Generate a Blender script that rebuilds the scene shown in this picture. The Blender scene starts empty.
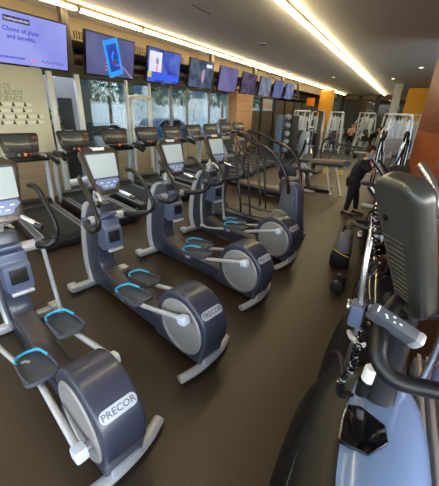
import bpy, bmesh, math, random
from mathutils import Vector, Matrix, Euler
random.seed(7)
EXPO = 0.7
R = math.radians
SC = bpy.context.scene
COL = SC.collection

# ------------------------------------------------------------------ materials
def mat(name, col, rough=0.5, metal=0.0, spec=0.5, coat=0.0, var=0.0, scale=8.0, bump=0.0, emit=None, estr=0.0, alpha=None, rvar=0.0):
    m = bpy.data.materials.new(name); m.use_nodes = True
    nt = m.node_tree; b = nt.nodes['Principled BSDF']
    c = [((x / 255.0) ** 2.2) for x in col] + [1.0]
    b.inputs['Base Color'].default_value = c
    b.inputs['Roughness'].default_value = rough
    b.inputs['Metallic'].default_value = metal
    b.inputs['Specular IOR Level'].default_value = spec
    b.inputs['Coat Weight'].default_value = coat
    b.inputs['Coat Roughness'].default_value = 0.08
    if emit:
        b.inputs['Emission Color'].default_value = [((x / 255.0) ** 2.2) for x in emit] + [1.0]
        b.inputs['Emission Strength'].default_value = estr * (1.0 if estr > 3 else 2**-EXPO)
    tc = nt.nodes.new('ShaderNodeTexCoord')
    nz = nt.nodes.new('ShaderNodeTexNoise'); nz.inputs['Scale'].default_value = scale
    nz.inputs['Detail'].default_value = 4.0
    nt.links.new(tc.outputs['Object'], nz.inputs['Vector'])
    if var > 0:
        mx = nt.nodes.new('ShaderNodeMixRGB'); mx.blend_type = 'MULTIPLY'; mx.inputs['Fac'].default_value = 1.0
        mx.inputs['Color1'].default_value = c
        rp = nt.nodes.new('ShaderNodeValToRGB')
        rp.color_ramp.elements[0].position = 0.3; rp.color_ramp.elements[1].position = 0.7
        rp.color_ramp.elements[0].color = (1 - var, 1 - var, 1 - var, 1); rp.color_ramp.elements[1].color = (1, 1, 1, 1)
        nt.links.new(nz.outputs['Fac'], rp.inputs['Fac']); nt.links.new(rp.outputs['Color'], mx.inputs['Color2'])
        nt.links.new(mx.outputs['Color'], b.inputs['Base Color'])
    if rvar > 0:
        mr = nt.nodes.new('ShaderNodeMapRange'); mr.inputs['To Min'].default_value = rough; mr.inputs['To Max'].default_value = rough + rvar
        nt.links.new(nz.outputs['Fac'], mr.inputs['Value']); nt.links.new(mr.outputs['Result'], b.inputs['Roughness'])
    if bump > 0:
        bp = nt.nodes.new('ShaderNodeBump'); bp.inputs['Strength'].default_value = bump; bp.inputs['Distance'].default_value = 0.01
        nt.links.new(nz.outputs['Fac'], bp.inputs['Height']); nt.links.new(bp.outputs['Normal'], b.inputs['Normal'])
    return m

def wood_mat(name, a, b_, rough, sc, axis_stretch, seams=0.0):
    m = mat(name, a, rough)
    nt = m.node_tree; b = nt.nodes['Principled BSDF']
    tc = nt.nodes.new('ShaderNodeTexCoord'); mp = nt.nodes.new('ShaderNodeMapping')
    mp.inputs['Scale'].default_value = axis_stretch
    nz = nt.nodes.new('ShaderNodeTexNoise'); nz.inputs['Scale'].default_value = sc; nz.inputs['Detail'].default_value = 8; nz.inputs['Distortion'].default_value = 0.8
    rp = nt.nodes.new('ShaderNodeValToRGB')
    rp.color_ramp.elements[0].position = 0.3; rp.color_ramp.elements[1].position = 0.7
    rp.color_ramp.elements[0].color = [((x / 255.0) ** 2.2) for x in a] + [1]
    rp.color_ramp.elements[1].color = [((x / 255.0) ** 2.2) for x in b_] + [1]
    nt.links.new(tc.outputs['Object'], mp.inputs['Vector']); nt.links.new(mp.outputs['Vector'], nz.inputs['Vector'])
    nt.links.new(nz.outputs['Fac'], rp.inputs['Fac']); nt.links.new(rp.outputs['Color'], b.inputs['Base Color'])
    return m

M = {}
def mk(k, *a, **kw): M[k] = mat(k, *a, **kw)
mk('slate', (58, 61, 76), 0.34, 0.15, coat=0.15, var=0.08)
mk('slate_light', (92, 102, 130), 0.35, 0.25, var=0.06)
mk('silver', (188, 190, 196), 0.34, 0.35, var=0.05)
mk('silver_bright', (205, 207, 210), 0.25, 0.55)
mk('chrome', (205, 205, 208), 0.18, 0.95)
mk('disc', (142, 140, 139), 0.45, 0.2, var=0.05)
mk('plate', (160, 166, 178), 0.5, 0.1)
mk('disc_ring', (120, 121, 126), 0.4, 0.25)
mk('black_plastic', (26, 27, 30), 0.4, var=0.1)
mk('black_gloss', (12, 12, 14), 0.10, coat=0.6)
mk('hood_black', (15, 13, 12), 0.4, spec=0.35)
mk('arm_metal', (70, 70, 74), 0.26, 0.85)
mk('olive_dark', (70, 66, 44), 0.8, var=0.5, scale=.7)
mk('lit_cove', (255, 215, 140), 0.5, emit=(255, 205, 120), estr=1.6)
mk('black_rubber', (20, 20, 22), 0.7, bump=0.2, scale=60, spec=0.3)
mk('grip', (22, 22, 24), 0.42, bump=0.15, scale=80)
mk('grey_plastic', (78, 80, 88), 0.45, var=0.06)
mk('pedal', (66, 70, 80), 0.6, bump=0.25, scale=50)
mk('cyan', (60, 180, 225), 0.4)
mk('bronze', (72, 62, 54), 0.3, 0.3, coat=0.2)
mk('taupe', (84, 78, 78), 0.38, 0.15)
mk('screen_pale', (150, 160, 165), 0.12, emit=(170, 190, 195), estr=0.45, coat=0.5)
mk('keypad_blue', (120, 135, 175), 0.3, emit=(110, 130, 175), estr=0.15)
mk('white_mark', (225, 228, 235), 0.5)
mk('screen_dark', (50, 54, 56), 0.28, emit=(64, 70, 72), estr=0.3, coat=0.5)
mk('console_dark', (44, 38, 38), 0.35, coat=0.2)
mk('sticker', (225, 225, 222), 0.6)
mk('tread_white', (176, 184, 196), 0.35, 0.15)
mk('tread_belt', (30, 30, 32), 0.55, bump=0.1, scale=90)
mk('tread_deck', (34, 34, 38), 0.35)
mk('orange_mark', (205, 120, 60), 0.5)
mk('badge', (110, 66, 52), 0.5)
mk('red_mark', (190, 50, 50), 0.5)
mk('green_mark', (60, 190, 140), 0.5)
mk('wall_white', (186, 190, 178), 0.7, var=0.03, scale=2)
mk('wall_text', (140, 138, 124), 0.7)
mk('wall_icon', (70, 74, 70), 0.7)
mk('wall_icon_back', (205, 210, 205), 0.7)
mk('frame_grey', (120, 126, 128), 0.4, 0.1)
mk('frame_white', (196, 204, 206), 0.4, 0.1)
mk('frame_dark', (38, 36, 34), 0.45)
mk('bulkhead', (138, 122, 100), 0.8)
mk('pole', (62, 54, 46), 0.5)
mk('ceiling', (206, 206, 206), 0.75, var=0.04, scale=0.7)
mk('tube', (255, 240, 200), 0.4, emit=(255, 232, 180), estr=22.0)
mk('tube_cap', (150, 130, 100), 0.5)
mk('cove', (200, 150, 90), 0.6, emit=(255, 190, 90), estr=0.0)
mk('tv_black', (14, 14, 16), 0.3)
mk('down_light', (255, 240, 210), 0.4, emit=(255, 235, 200), estr=6.0)
mk('speaker_grille', (120, 114, 106), 0.6)
mk('gym_white', (200, 209, 224), 0.38, 0.1, var=0.04)
mk('gym_grey', (118, 128, 142), 0.4, 0.2)
mk('gym_blue', (78, 96, 120), 0.45)
mk('pad_black', (24, 24, 27), 0.5, bump=0.1, scale=40)
mk('pad_tan', (120, 110, 98), 0.55)
mk('yellow', (200, 180, 70), 0.5)
mk('wstack', (40, 42, 46), 0.4, 0.4)
mk('skin', (190, 140, 115), 0.55, var=0.06, scale=14)
mk('hair', (42, 28, 22), 0.75, bump=0.5, scale=90)
mk('tee', (30, 34, 42), 0.85, var=0.2, scale=12)
mk('trousers', (24, 27, 36), 0.85, var=0.2, scale=12)
mk('shoe', (18, 18, 20), 0.6)
mk('mask', (110, 165, 200), 0.7)
mk('pink', (190, 150, 140), 0.85)
mk('eye', (240, 240, 240), 0.3)
mk('iris', (30, 22, 18), 0.3)
mk('lip', (150, 85, 75), 0.5)
mk('hood_sky_tint', (108, 130, 168), 0.22, 0.1, coat=0.35)  # blue of the reflected sky put into the base colour
mk('shroud', (64, 63, 59), 0.33, 0.2, coat=0.2)
mk('shroud_vent', (44, 45, 43), 0.4)
mk('shroud_seam', (170, 160, 135), 0.3, 0.4)
mk('purple', (60, 30, 75), 0.4)
mk('bag_grey', (92, 94, 98), 0.7, var=0.15)
mk('car_white', (225, 228, 232), 0.25, coat=0.6)
mk('car_red', (150, 30, 32), 0.25, coat=0.6)
mk('car_blue', (70, 90, 120), 0.25, coat=0.6)
mk('car_glass', (30, 36, 44), 0.1)
mk('asphalt', (130, 128, 124), 0.85, var=0.1)
mk('leaf', (66, 100, 50), 0.8, var=0.5, scale=5)
mk('bark', (80, 65, 50), 0.9)
mk('pale_build', (225, 226, 226), 0.8)
mk('pillar', (165, 168, 170), 0.6)
mk('orange_wall', (222, 160, 40), 0.6, var=0.06, scale=1.5)
mk('orange_sign', (230, 130, 40), 0.5)
mk('ball_grey', (118, 126, 134), 0.5)
mk('phone_cyan', (40, 130, 220), 0.4, emit=(40, 140, 235), estr=0.9)
mk('phone_dark', (20, 50, 130), 0.4, emit=(40, 75, 190), estr=0.7)
mk('tv_hand', (160, 130, 150), 0.5, emit=(150, 125, 160), estr=0.7)
mk('tv_ink', (50, 40, 170), 0.5, emit=(70, 60, 205), estr=0.6)
mk('tv_bar', (40, 36, 60), 0.5, emit=(60, 52, 80), estr=0.5)
mk('tv_white', (200, 205, 240), 0.5, emit=(200, 205, 240), estr=0.8)
mk('tv_red', (230, 90, 120), 0.5, emit=(230, 100, 130), estr=0.8)
mk('tv_blue', (50, 80, 210), 0.5, emit=(50, 85, 215), estr=0.9)
mk('tv_yellow', (190, 190, 90), 0.5, emit=(190, 190, 100), estr=0.7)
mk('vent_dark', (60, 52, 42), 0.7)
M['wood_orange'] = wood_mat('wood_orange', (132, 68, 24), (156, 84, 32), 0.5, 2.0, (0.6, 0.6, 7))
M['wood_dark'] = wood_mat('wood_dark', (92, 42, 18), (116, 56, 24), 0.5, 2.0, (0.6, 0.6, 7))
M['wood_tan'] = wood_mat('wood_tan', (128, 116, 96), (150, 138, 116), 0.55, 2.0, (1, 0.5, 9))
for k_ in ('wood_orange', 'wood_dark'): M[k_].node_tree.nodes['Principled BSDF'].inputs['Specular IOR Level'].default_value = .25
M['wood_column'] = wood_mat('wood_column', (150, 112, 82), (176, 138, 104), 0.5, 2.0, (1, 0.6, 7))

def floor_mat():
    m = mat('floor_brown', (78, 62, 46), 0.42)
    nt = m.node_tree; b = nt.nodes['Principled BSDF']
    tc = nt.nodes.new('ShaderNodeTexCoord')
    n1 = nt.nodes.new('ShaderNodeTexNoise'); n1.inputs['Scale'].default_value = 110; n1.inputs['Detail'].default_value = 3
    n2 = nt.nodes.new('ShaderNodeTexNoise'); n2.inputs['Scale'].default_value = 0.9; n2.inputs['Detail'].default_value = 5
    r1 = nt.nodes.new('ShaderNodeValToRGB'); r1.color_ramp.elements[0].position = .35; r1.color_ramp.elements[1].position = .7
    cc = lambda *c: [((x / 255.0) ** 2.2) for x in c] + [1]
    r1.color_ramp.elements[0].color = cc(45, 35, 26); r1.color_ramp.elements[1].color = cc(70, 56, 41)
    mx = nt.nodes.new('ShaderNodeMixRGB'); mx.blend_type = 'MULTIPLY'; mx.inputs['Fac'].default_value = 0.35
    nt.links.new(tc.outputs['Object'], n1.inputs['Vector']); nt.links.new(tc.outputs['Object'], n2.inputs['Vector'])
    nt.links.new(n1.outputs['Fac'], r1.inputs['Fac']); nt.links.new(r1.outputs['Color'], mx.inputs['Color1']); nt.links.new(n2.outputs['Fac'], mx.inputs['Color2'])
    nt.links.new(mx.outputs['Color'], b.inputs['Base Color'])
    mr = nt.nodes.new('ShaderNodeMapRange'); mr.inputs['To Min'].default_value = .36; mr.inputs['To Max'].default_value = .5
    nt.links.new(n2.outputs['Fac'], mr.inputs['Value']); nt.links.new(mr.outputs['Result'], b.inputs['Roughness'])
    bp = nt.nodes.new('ShaderNodeBump'); bp.inputs['Strength'].default_value = .25; bp.inputs['Distance'].default_value = .004
    nt.links.new(n1.outputs['Fac'], bp.inputs['Height']); nt.links.new(bp.outputs['Normal'], b.inputs['Normal'])
    return m
M['floor'] = floor_mat()
mk('rubber_floor', (46, 52, 68), 0.6, var=0.15, scale=60, bump=0.2)

def glass_mat(name, refl, tint=(1, 1, 1)):
    m = bpy.data.materials.new(name); m.use_nodes = True; nt = m.node_tree
    for n in list(nt.nodes): nt.nodes.remove(n)
    out = nt.nodes.new('ShaderNodeOutputMaterial'); mx = nt.nodes.new('ShaderNodeMixShader')
    tr = nt.nodes.new('ShaderNodeBsdfTransparent'); gl = nt.nodes.new('ShaderNodeBsdfGlossy')
    lw = nt.nodes.new('ShaderNodeLayerWeight'); lw.inputs['Blend'].default_value = 0.5
    fr = nt.nodes.new('ShaderNodeMath'); fr.operation = 'POWER'; fr.inputs[1].default_value = 4.0
    nt.links.new(lw.outputs['Facing'], fr.inputs[0])
    ad = nt.nodes.new('ShaderNodeMath'); ad.operation = 'ADD'; ad.inputs[1].default_value = refl
    tr.inputs['Color'].default_value = (*tint, 1); gl.inputs['Roughness'].default_value = 0.02
    nt.links.new(fr.outputs[0], ad.inputs[0]); nt.links.new(ad.outputs[0], mx.inputs['Fac'])
    nt.links.new(tr.outputs[0], mx.inputs[1]); nt.links.new(gl.outputs[0], mx.inputs[2]); nt.links.new(mx.outputs[0], out.inputs['Surface'])
    return m
M['glass'] = glass_mat('glass', 0.24, (.42, .49, .52))
M['glass_clear'] = glass_mat('glass_clear', 0.03, (.9, .93, .95))

def tv_mat(name, c1, c2, estr, scale=2.0, grad=(0, 1)):
    m = mat(name, (10, 10, 12), 0.12)
    nt = m.node_tree; b = nt.nodes['Principled BSDF']
    tc = nt.nodes.new('ShaderNodeTexCoord'); nz = nt.nodes.new('ShaderNodeTexNoise'); nz.inputs['Scale'].default_value = scale
    rp = nt.nodes.new('ShaderNodeValToRGB'); rp.color_ramp.elements[0].position = .38; rp.color_ramp.elements[1].position = .62
    rp.color_ramp.elements[0].color = [((x / 255.0) ** 2.2) for x in c1] + [1]; rp.color_ramp.elements[1].color = [((x / 255.0) ** 2.2) for x in c2] + [1]
    nt.links.new(tc.outputs['Object'], nz.inputs['Vector']); nt.links.new(nz.outputs['Fac'], rp.inputs['Fac'])
    nt.links.new(rp.outputs['Color'], b.inputs['Emission Color']); b.inputs['Emission Strength'].default_value = estr * (1.0 if estr > 3 else 2**-EXPO)
    return m

# ------------------------------------------------------------------ mesh helpers
def smooth_path(pts, n=6, closed=False):
    pts = [Vector(p) for p in pts]; out = []
    N = len(pts); segs = N if closed else N - 1
    for i in range(segs):
        if closed: p0, p1, p2, p3 = pts[(i-1) % N], pts[i], pts[(i+1) % N], pts[(i+2) % N]
        else:
            p1, p2 = pts[i], pts[i+1]; p0 = pts[i-1] if i > 0 else p1 * 2 - p2; p3 = pts[i+2] if i + 2 < N else p2 * 2 - p1
        for k in range(n):
            t = k / n
            out.append(0.5 * ((2*p1) + (p2-p0)*t + (2*p0-5*p1+4*p2-p3)*t*t + (3*p1-p0-3*p2+p3)*t**3))
    if not closed: out.append(pts[-1])
    return out

class MB:
    def __init__(s): s.bm = bmesh.new()
    def _merge(s, b, mtx=None):
        if mtx is not None: bmesh.ops.transform(b, matrix=mtx, verts=b.verts)
        me = bpy.data.meshes.new('t'); b.to_mesh(me); b.free(); s.bm.from_mesh(me); bpy.data.meshes.remove(me)
    def box(s, c, size, bev=0.0, rot=(0, 0, 0), seg=2, taper=None):
        b = bmesh.new(); bmesh.ops.create_cube(b, size=1.0)
        for v in b.verts:
            if taper and v.co.z > 0: v.co.x *= taper[0]; v.co.y *= taper[1]
            v.co = Vector((v.co.x*size[0], v.co.y*size[1], v.co.z*size[2]))
        if bev > 0: bmesh.ops.bevel(b, geom=list(b.edges), offset=min(bev, min(size)*.49), segments=seg, profile=0.6, affect='EDGES')
        s._merge(b, Matrix.Translation(c) @ Euler([R(a) for a in rot]).to_matrix().to_4x4()); return s
    def tube(s, pts, r, seg=10, smooth=0, closed=False):
        p = smooth_path(pts, smooth, closed) if smooth else [Vector(q) for q in pts]
        b = bmesh.new(); N = len(p); rings = []
        up = None
        for i in range(N):
            if closed: t = (p[(i+1) % N] - p[i-1])
            else: t = p[min(i+1, N-1)] - p[max(i-1, 0)]
            t = t.normalized()
            if up is None:
                up = Vector((0, 0, 1)) if abs(t.z) < .9 else Vector((1, 0, 0))
            a = (up - t * up.dot(t)).normalized(); up = a; c = t.cross(a)
            rr = r(i / max(1, N-1)) if callable(r) else r
            rx, ry = rr if isinstance(rr, tuple) else (rr, rr)
            rings.append([b.verts.new(p[i] + a*math.cos(2*math.pi*k/seg)*rx + c*math.sin(2*math.pi*k/seg)*ry) for k in range(seg)])
        for i in range(N if closed else N-1):
            A, B = rings[i], rings[(i+1) % N]
            for k in range(seg): b.faces.new((A[k], A[(k+1) % seg], B[(k+1) % seg], B[k]))
        if not closed: b.faces.new(rings[0][::-1]); b.faces.new(rings[-1])
        bmesh.ops.recalc_face_normals(b, faces=b.faces); s._merge(b); return s
    def prism(s, prof, a0, a1, bev=0.0, axis='y', seg=2, mtx=None, taper=None):
        # outline in (x,z), extruded along y (or outline (y,z) along x, or (x,y) along z)
        b = bmesh.new()
        def P(u, w, a):
            return {'y': (u, a, w), 'x': (a, u, w), 'z': (u, w, a)}[axis]
        A = [b.verts.new(P(u, w, a0)) for u, w in prof]; B = [b.verts.new(P(u, w, a1)) for u, w in prof]
        n = len(prof)
        b.faces.new(A); b.faces.new(B[::-1])
        for i in range(n): b.faces.new((A[i], B[i], B[(i+1) % n], A[(i+1) % n]))
        bmesh.ops.recalc_face_normals(b, faces=b.faces)
        if bev > 0:
            es = [e for e in b.edges if (e.verts[0] in A and e.verts[1] in A) or (e.verts[0] in B and e.verts[1] in B)] if n > 12 else list(b.edges)
            bmesh.ops.bevel(b, geom=es, offset=bev, segments=seg, profile=0.6, affect='EDGES')
        s._merge(b, mtx); return s
    def cyl(s, c, r, h, axis='z', seg=24, bev=0.0, r2=None, rot=None):
        b = bmesh.new(); bmesh.ops.create_cone(b, cap_ends=True, segments=seg, radius1=r, radius2=r if r2 is None else r2, depth=h)
        if bev > 0:
            es = [e for e in b.edges if abs(e.verts[0].co.z - e.verts[1].co.z) < 1e-5]
            bmesh.ops.bevel(b, geom=es, offset=bev, segments=2, profile=.6, affect='EDGES')
        q = {'z': Matrix(), 'x': Matrix.Rotation(R(90), 4, 'Y'), 'y': Matrix.Rotation(R(90), 4, 'X')}[axis]
        if rot: q = Euler([R(a) for a in rot]).to_matrix().to_4x4() @ q
        s._merge(b, Matrix.Translation(c) @ q); return s
    def ball(s, c, rad, seg=20):
        b = bmesh.new(); bmesh.ops.create_uvsphere(b, u_segments=seg, v_segments=seg//2+2, radius=1.0)
        rad = rad if isinstance(rad, tuple) else (rad,)*3
        s._merge(b, Matrix.Translation(c) @ Matrix.Diagonal((*rad, 1))); return s
    def lathe(s, prof, c=(0, 0, 0), seg=24, axis='z'):
        b = bmesh.new(); rings = []
        for r_, z in prof:
            rings.append([b.verts.new((max(r_, 1e-4)*math.cos(2*math.pi*k/seg), max(r_, 1e-4)*math.sin(2*math.pi*k/seg), z)) for k in range(seg)])
        for A, B in zip(rings, rings[1:]):
            for k in range(seg): b.faces.new((A[k], A[(k+1) % seg], B[(k+1) % seg], B[k]))
        b.faces.new(rings[0][::-1]); b.faces.new(rings[-1])
        bmesh.ops.recalc_face_normals(b, faces=b.faces)
        q = {'z': Matrix(), 'x': Matrix.Rotation(R(90), 4, 'Y'), 'y': Matrix.Rotation(R(-90), 4, 'X')}[axis]
        s._merge(b, Matrix.Translation(c) @ q); return s
    def xf(s, m): bmesh.ops.transform(s.bm, matrix=m, verts=s.bm.verts); return s
    def build(s, name, m, parent=None, smooth=True, loc=None):
        me = bpy.data.meshes.new(name); s.bm.to_mesh(me); s.bm.free()
        if smooth:
            for p in me.polygons: p.use_smooth = True
            try: me.set_sharp_from_angle(angle=R(38))
            except Exception: pass
        me.materials.append(M[m] if isinstance(m, str) else m)
        o = bpy.data.objects.new(name, me); COL.objects.link(o)
        if parent: o.parent = parent
        if loc: o.location = loc
        return o

def tag(o, label=None, cat=None, group=None, kind=None):
    if label: o['label'] = label
    if cat: o['category'] = cat
    if group: o['group'] = group
    if kind: o['kind'] = kind
    return o
def thing(name, loc, label, cat, rz=0, group=None):
    o = bpy.data.objects.new(name, None); COL.objects.link(o); o.empty_display_size = .1
    o.location = loc; o.rotation_euler = (0, 0, R(rz)); return tag(o, label, cat, group)
KIDS = {}
def copy_tree(o, parent=None):
    c = o.copy(); COL.objects.link(c)
    if parent: c.parent = parent
    for ch in list(o.children): copy_tree(ch, c)
    return c
def struct(mb, name, m, **k):
    o = mb.build(name, m, **k); o['kind'] = 'structure'; return o
def text_mesh(txt, size, mtx, m, name, parent=None, depth=0.002, bold=0.0, align='CENTER'):
    cu = bpy.data.curves.new('txt', 'FONT'); cu.body = txt; cu.size = size; cu.extrude = depth; cu.offset = bold
    cu.align_x = align; cu.align_y = 'CENTER'; cu.resolution_u = 2
    o = bpy.data.objects.new('txt', cu); COL.objects.link(o)
    dg = bpy.context.evaluated_depsgraph_get(); dg.update()
    me = bpy.data.meshes.new_from_object(o.evaluated_get(dg)); bpy.data.objects.remove(o); bpy.data.curves.remove(cu)
    me.transform(mtx); me.materials.clear(); me.materials.append(M[m]); me.name = name
    r = bpy.data.objects.new(name, me); COL.objects.link(r)
    if parent: r.parent = parent
    return r
def frame(origin, xdir, ydir):
    x = Vector(xdir).normalized(); y = Vector(ydir).normalized(); z = x.cross(y)
    return Matrix(((x.x, y.x, z.x, origin[0]), (x.y, y.y, z.y, origin[1]), (x.z, y.z, z.z, origin[2]), (0, 0, 0, 1)))
def rrect(w0, w1, h, r=0.04, n=4):
    # rounded trapezoid outline: bottom width w0, top width w1, centred at height 0
    pts = []
    cs = [(w1/2 - r, h/2 - r, 0), (-w1/2 + r, h/2 - r, 90), (-w0/2 + r, -h/2 + r, 180), (w0/2 - r, -h/2 + r, 270)]
    for cx, cy, a in cs:
        for k in range(n+1):
            t = R(a + 90*k/n); pts.append((cx + r*math.cos(t), cy + r*math.sin(t)))
    return pts

H = 3.6
# ------------------------------------------------------------------ setting
struct(MB().box((-1.5, 5.05, -.05), (12.0, 16.1, .1)), 'floor', 'floor')
struct(MB().box((-1.5, 24.05, -.05), (12.0, 21.9, .1)), 'floor', 'rubber_floor')
struct(MB().box((-.75, 16, H + .05), (13.5, 38, .1)), 'ceiling', 'ceiling')
# left wall : white painted part, wood wainscot, glazing
struct(MB().box((-7.1, .8, 1.8), (.2, 7.6, 3.6)), 'wall_left', 'wall_white')
struct(MB().box((-6.1, 16, 3.41), (.2, 38, .38)), 'wall_left_bulkhead', 'bulkhead')
struct(MB().box((-6.6, 16, 3.24), (.8, 38, .04)), 'ceiling_soffit', 'frame_dark')
struct(MB().box((-7.1, 19.8, 2.95), (.2, 30.4, .65)), 'wall_left', 'frame_dark')
wl = struct(MB().box((-6.97, 2.8, .52), (.06, 3.6, 1.04), .01), 'wall_left_wainscot', 'wood_tan')
struct(MB().box((-7.02, 9.95, .42), (.14, 6.9, .84), .01), 'wall_left_wainscot', 'wood_tan')
# glazed storefront posts (white) and panes
posts = [4.72, 5.42, 7.0, 7.95, 9.0, 9.95, 11.5, 13.1]
for i, y in enumerate(posts):
    w = .06 if i > 1 else .11
    struct(MB().box((-6.98, y, 1.35), (.10, w, 2.7), .01), 'window_post', 'frame_white' if i < 4 else 'frame_grey')
for i, (a, b) in enumerate(zip(posts[1:], posts[2:])):
    struct(MB().box((-7.02, (a+b)/2, 1.75), (.02, b-a-.08, 1.84)), 'window_%d' % (i+1), 'glass')
struct(MB().box((-6.98, 7.5, 2.3), (.10, .98, .07), .01), 'window_transom', 'frame_white')
# dark alcove between white wall and first post
struct(MB().box((-8.3, 5.6, 1.35), (.06, 2.4, 2.7)).box((-7.7, 4.6, 1.35), (1.2, .06, 2.7)), 'wall_alcove', 'pillar')
struct(MB().box((-8.26, 5.95, 1.1), (.04, .42, 2.2), .01), 'door_2', 'frame_dark')
pp = thing('potted_plant', (-7.75, 5.12, 0), 'tall green potted plant in the recess beside the white wall', 'plant')
MB().lathe([(.13, 0), (.17, .35), (.18, .36), (.15, .34)], seg=20).build('pot', 'pillar', pp)
MB().tube([(0, 0, .3), (.02, 0, 1.0), (0, .02, 1.6)], .015, 6, 3).build('stem', 'bark', pp)
b = bmesh.new()
for k in range(160):
    a_ = random.uniform(0, 6.28); z_ = random.uniform(.6, 1.95); r_ = random.uniform(.05, .26)
    q = Euler((random.uniform(-1, 1), random.uniform(-1, 1), a_)).to_matrix()
    b.faces.new([b.verts.new(Vector((r_*math.cos(a_), r_*math.sin(a_), z_)) + q @ Vector(v)*.12) for v in ((-1, 0, 0), (0, -.3, .05), (1, 0, -.1), (0, .3, .05))])
h_ = MB(); h_._merge(b); h_.build('leaves', 'leaf', pp, smooth=False)
# door in the glazing
dr = struct(MB().box((-6.94, 7.12, 1.25), (.06, .07, 2.1), .005).box((-6.94, 7.85, 1.25), (.06, .07, 2.1), .005).box((-6.94, 7.48, 2.27), (.06, .8, .08), .005), 'door_1', 'frame_white')
# wood column, yellow lit returns and windows beyond
struct(MB().box((-6.85, 14.1, 1.6), (.5, 1.75, 3.2), .01), 'column_wood', 'wood_column')
s_ = MB()
for k in range(6):
    s_.box((-6.595, 14.1 + .08*(k-2.5), 1.98), (.02, .05, .07), .005)
tag(s_.build('wall_sign', 'wall_text'), 'small grey sign on the wooden column under the televisions', 'sign')
struct(MB().box((-7.0, 13.16, 1.75), (.05, .1, 1.9)), 'trim_1', 'orange_wall')
for i, y in enumerate((15.0, 17.0, 19.0, 21.0, 23.0, 25.0, 28.0, 31.0)):
    struct(MB().box((-6.98, y, 1.35), (.12, .12, 2.7)), 'window_post', 'frame_dark')
for i, (a, b) in enumerate(((15, 17), (17, 19), (19, 21), (21, 23), (23, 25), (25, 28), (28, 31))):
    struct(MB().box((-7.02, (a+b)/2, 1.6), (.02, b-a-.12, 2.1)), 'window_%d' % (i+10), 'glass')
struct(MB().box((-7.05, 17.2, 1.0), (.1, 4.4, 2.0)).box((-7.05, 26.2, 1.4), (.1, 13.6, 2.8)), 'window_dark_backing', 'vent_dark')  # dark sheets added at the glass to dim these windows
struct(MB().box((-7.1, 33.2, 1.8), (.2, 4.4, 3.6)), 'wall_left_far', 'frame_dark')
# far wall
struct(MB().box((-1.0, 34.0, 3.42), (12.4, .3, .36)), 'wall_back', 'bulkhead')
struct(MB().box((-1.0, 34.0, .3), (12.4, .3, .6)), 'wall_back', 'frame_dark')
for i in range(9):
    x = -7 + 1.5*i
    struct(MB().box((x, 33.95, 1.9), (.35, .3, 3.3)), 'window_post', 'frame_dark')
    if i < 8: struct(MB().box((x+.75, 34.0, 1.9), (1.15, .03, 2.7)), 'window_%d' % (i+20), 'glass_clear')
struct(MB().box((-1.0, 37.5, 1.8), (14, .1, 3.8)).box((-1.0, 35.8, 3.75), (14, 3.6, .1)).box((-1.0, 35.8, -.05), (14, 3.6, .1)), 'backdrop_room_beyond', 'olive_dark')  # olive backdrop box added behind the glass, keeps the far windows dark
for i in range(8):
    struct(MB().box((-6.3+1.5*i, 36.0, 3.45), (1.2, .5, .12), .01), 'trim_light_panel', 'lit_cove')
# right and rear
struct(MB().box((4.6, 24, 1.8), (.2, 22, 3.6)), 'wall_right', 'wall_white')
struct(MB().box((4.6, 5.0, .35), (.2, 16, .7)), 'wall_right', 'wall_white')
for i in range(9):
    struct(MB().box((4.6, -2.9+2*i, 2.1), (.12, .1, 3.0)), 'window_post', 'frame_white')
for i in range(8):
    struct(MB().box((4.6, -1.9+2*i, 2.1), (.02, 1.9, 2.9)), 'window_%d' % (i+30), 'glass_clear')
struct(MB().box((-1.3, -3.0, .25), (12, .2, .5)), 'wall_front', 'wall_white')
for i in range(7):
    struct(MB().box((-7.0+1.93*i, -3.0, 2.0), (.12, .12, 3.1)), 'window_post', 'frame_white')
    if i < 6: struct(MB().box((-6.03+1.93*i, -3.0, 2.05), (1.8, .02, 3.1)), 'window_%d' % (i+40), 'glass_clear')  # unseen glazing added behind the camera to let in more daylight
struct(MB().box((-1.5, -20, -.12), (80, 34, .04)), 'ground', 'asphalt')
struct(MB().box((20, 14, -.12), (30, 60, .04)), 'ground', 'asphalt')
# wooden partition at the right
a, b = Vector((.325, 9.0, 0)), Vector((1.5, 1.6, 0))
d = (b-a).normalized(); n = Vector((-d.y, d.x, 0))
if n.x < 0: n = -n
def slab(z0, z1, m, name, off=0.0):
    mb = MB(); q = [a - n*off, b - n*off, b + n*.25, a + n*.25]
    mb.prism([(p.x, p.y) for p in q], z0, z1, axis='z'); return struct(mb, name, m)
slab(0, 1.77, 'wood_orange', 'wall_right_panel'); slab(1.77, 3.6, 'wood_dark', 'wall_right_panel')
# far right : pillar, yellow wall and beam
struct(MB().box((-.66, 21.0, 1.8), (.4, .4, 3.6), .01), 'column_far', 'pillar')
struct(MB().box((.45, 21.2, 1.7), (1.25, .3, 3.4), .01), 'wall_yellow', 'orange_wall')
struct(MB().box((-4.9, 23.4, 1.7), (.9, .3, 3.4), .01), 'wall_yellow_far', 'orange_wall')
tag(MB().box((-5.9, 23.1, 2.65), (.55, .06, .5), .02).build('hanging_sign', 'orange_sign'), 'square orange sign by the yellow wall beyond the televisions', 'sign')

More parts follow.
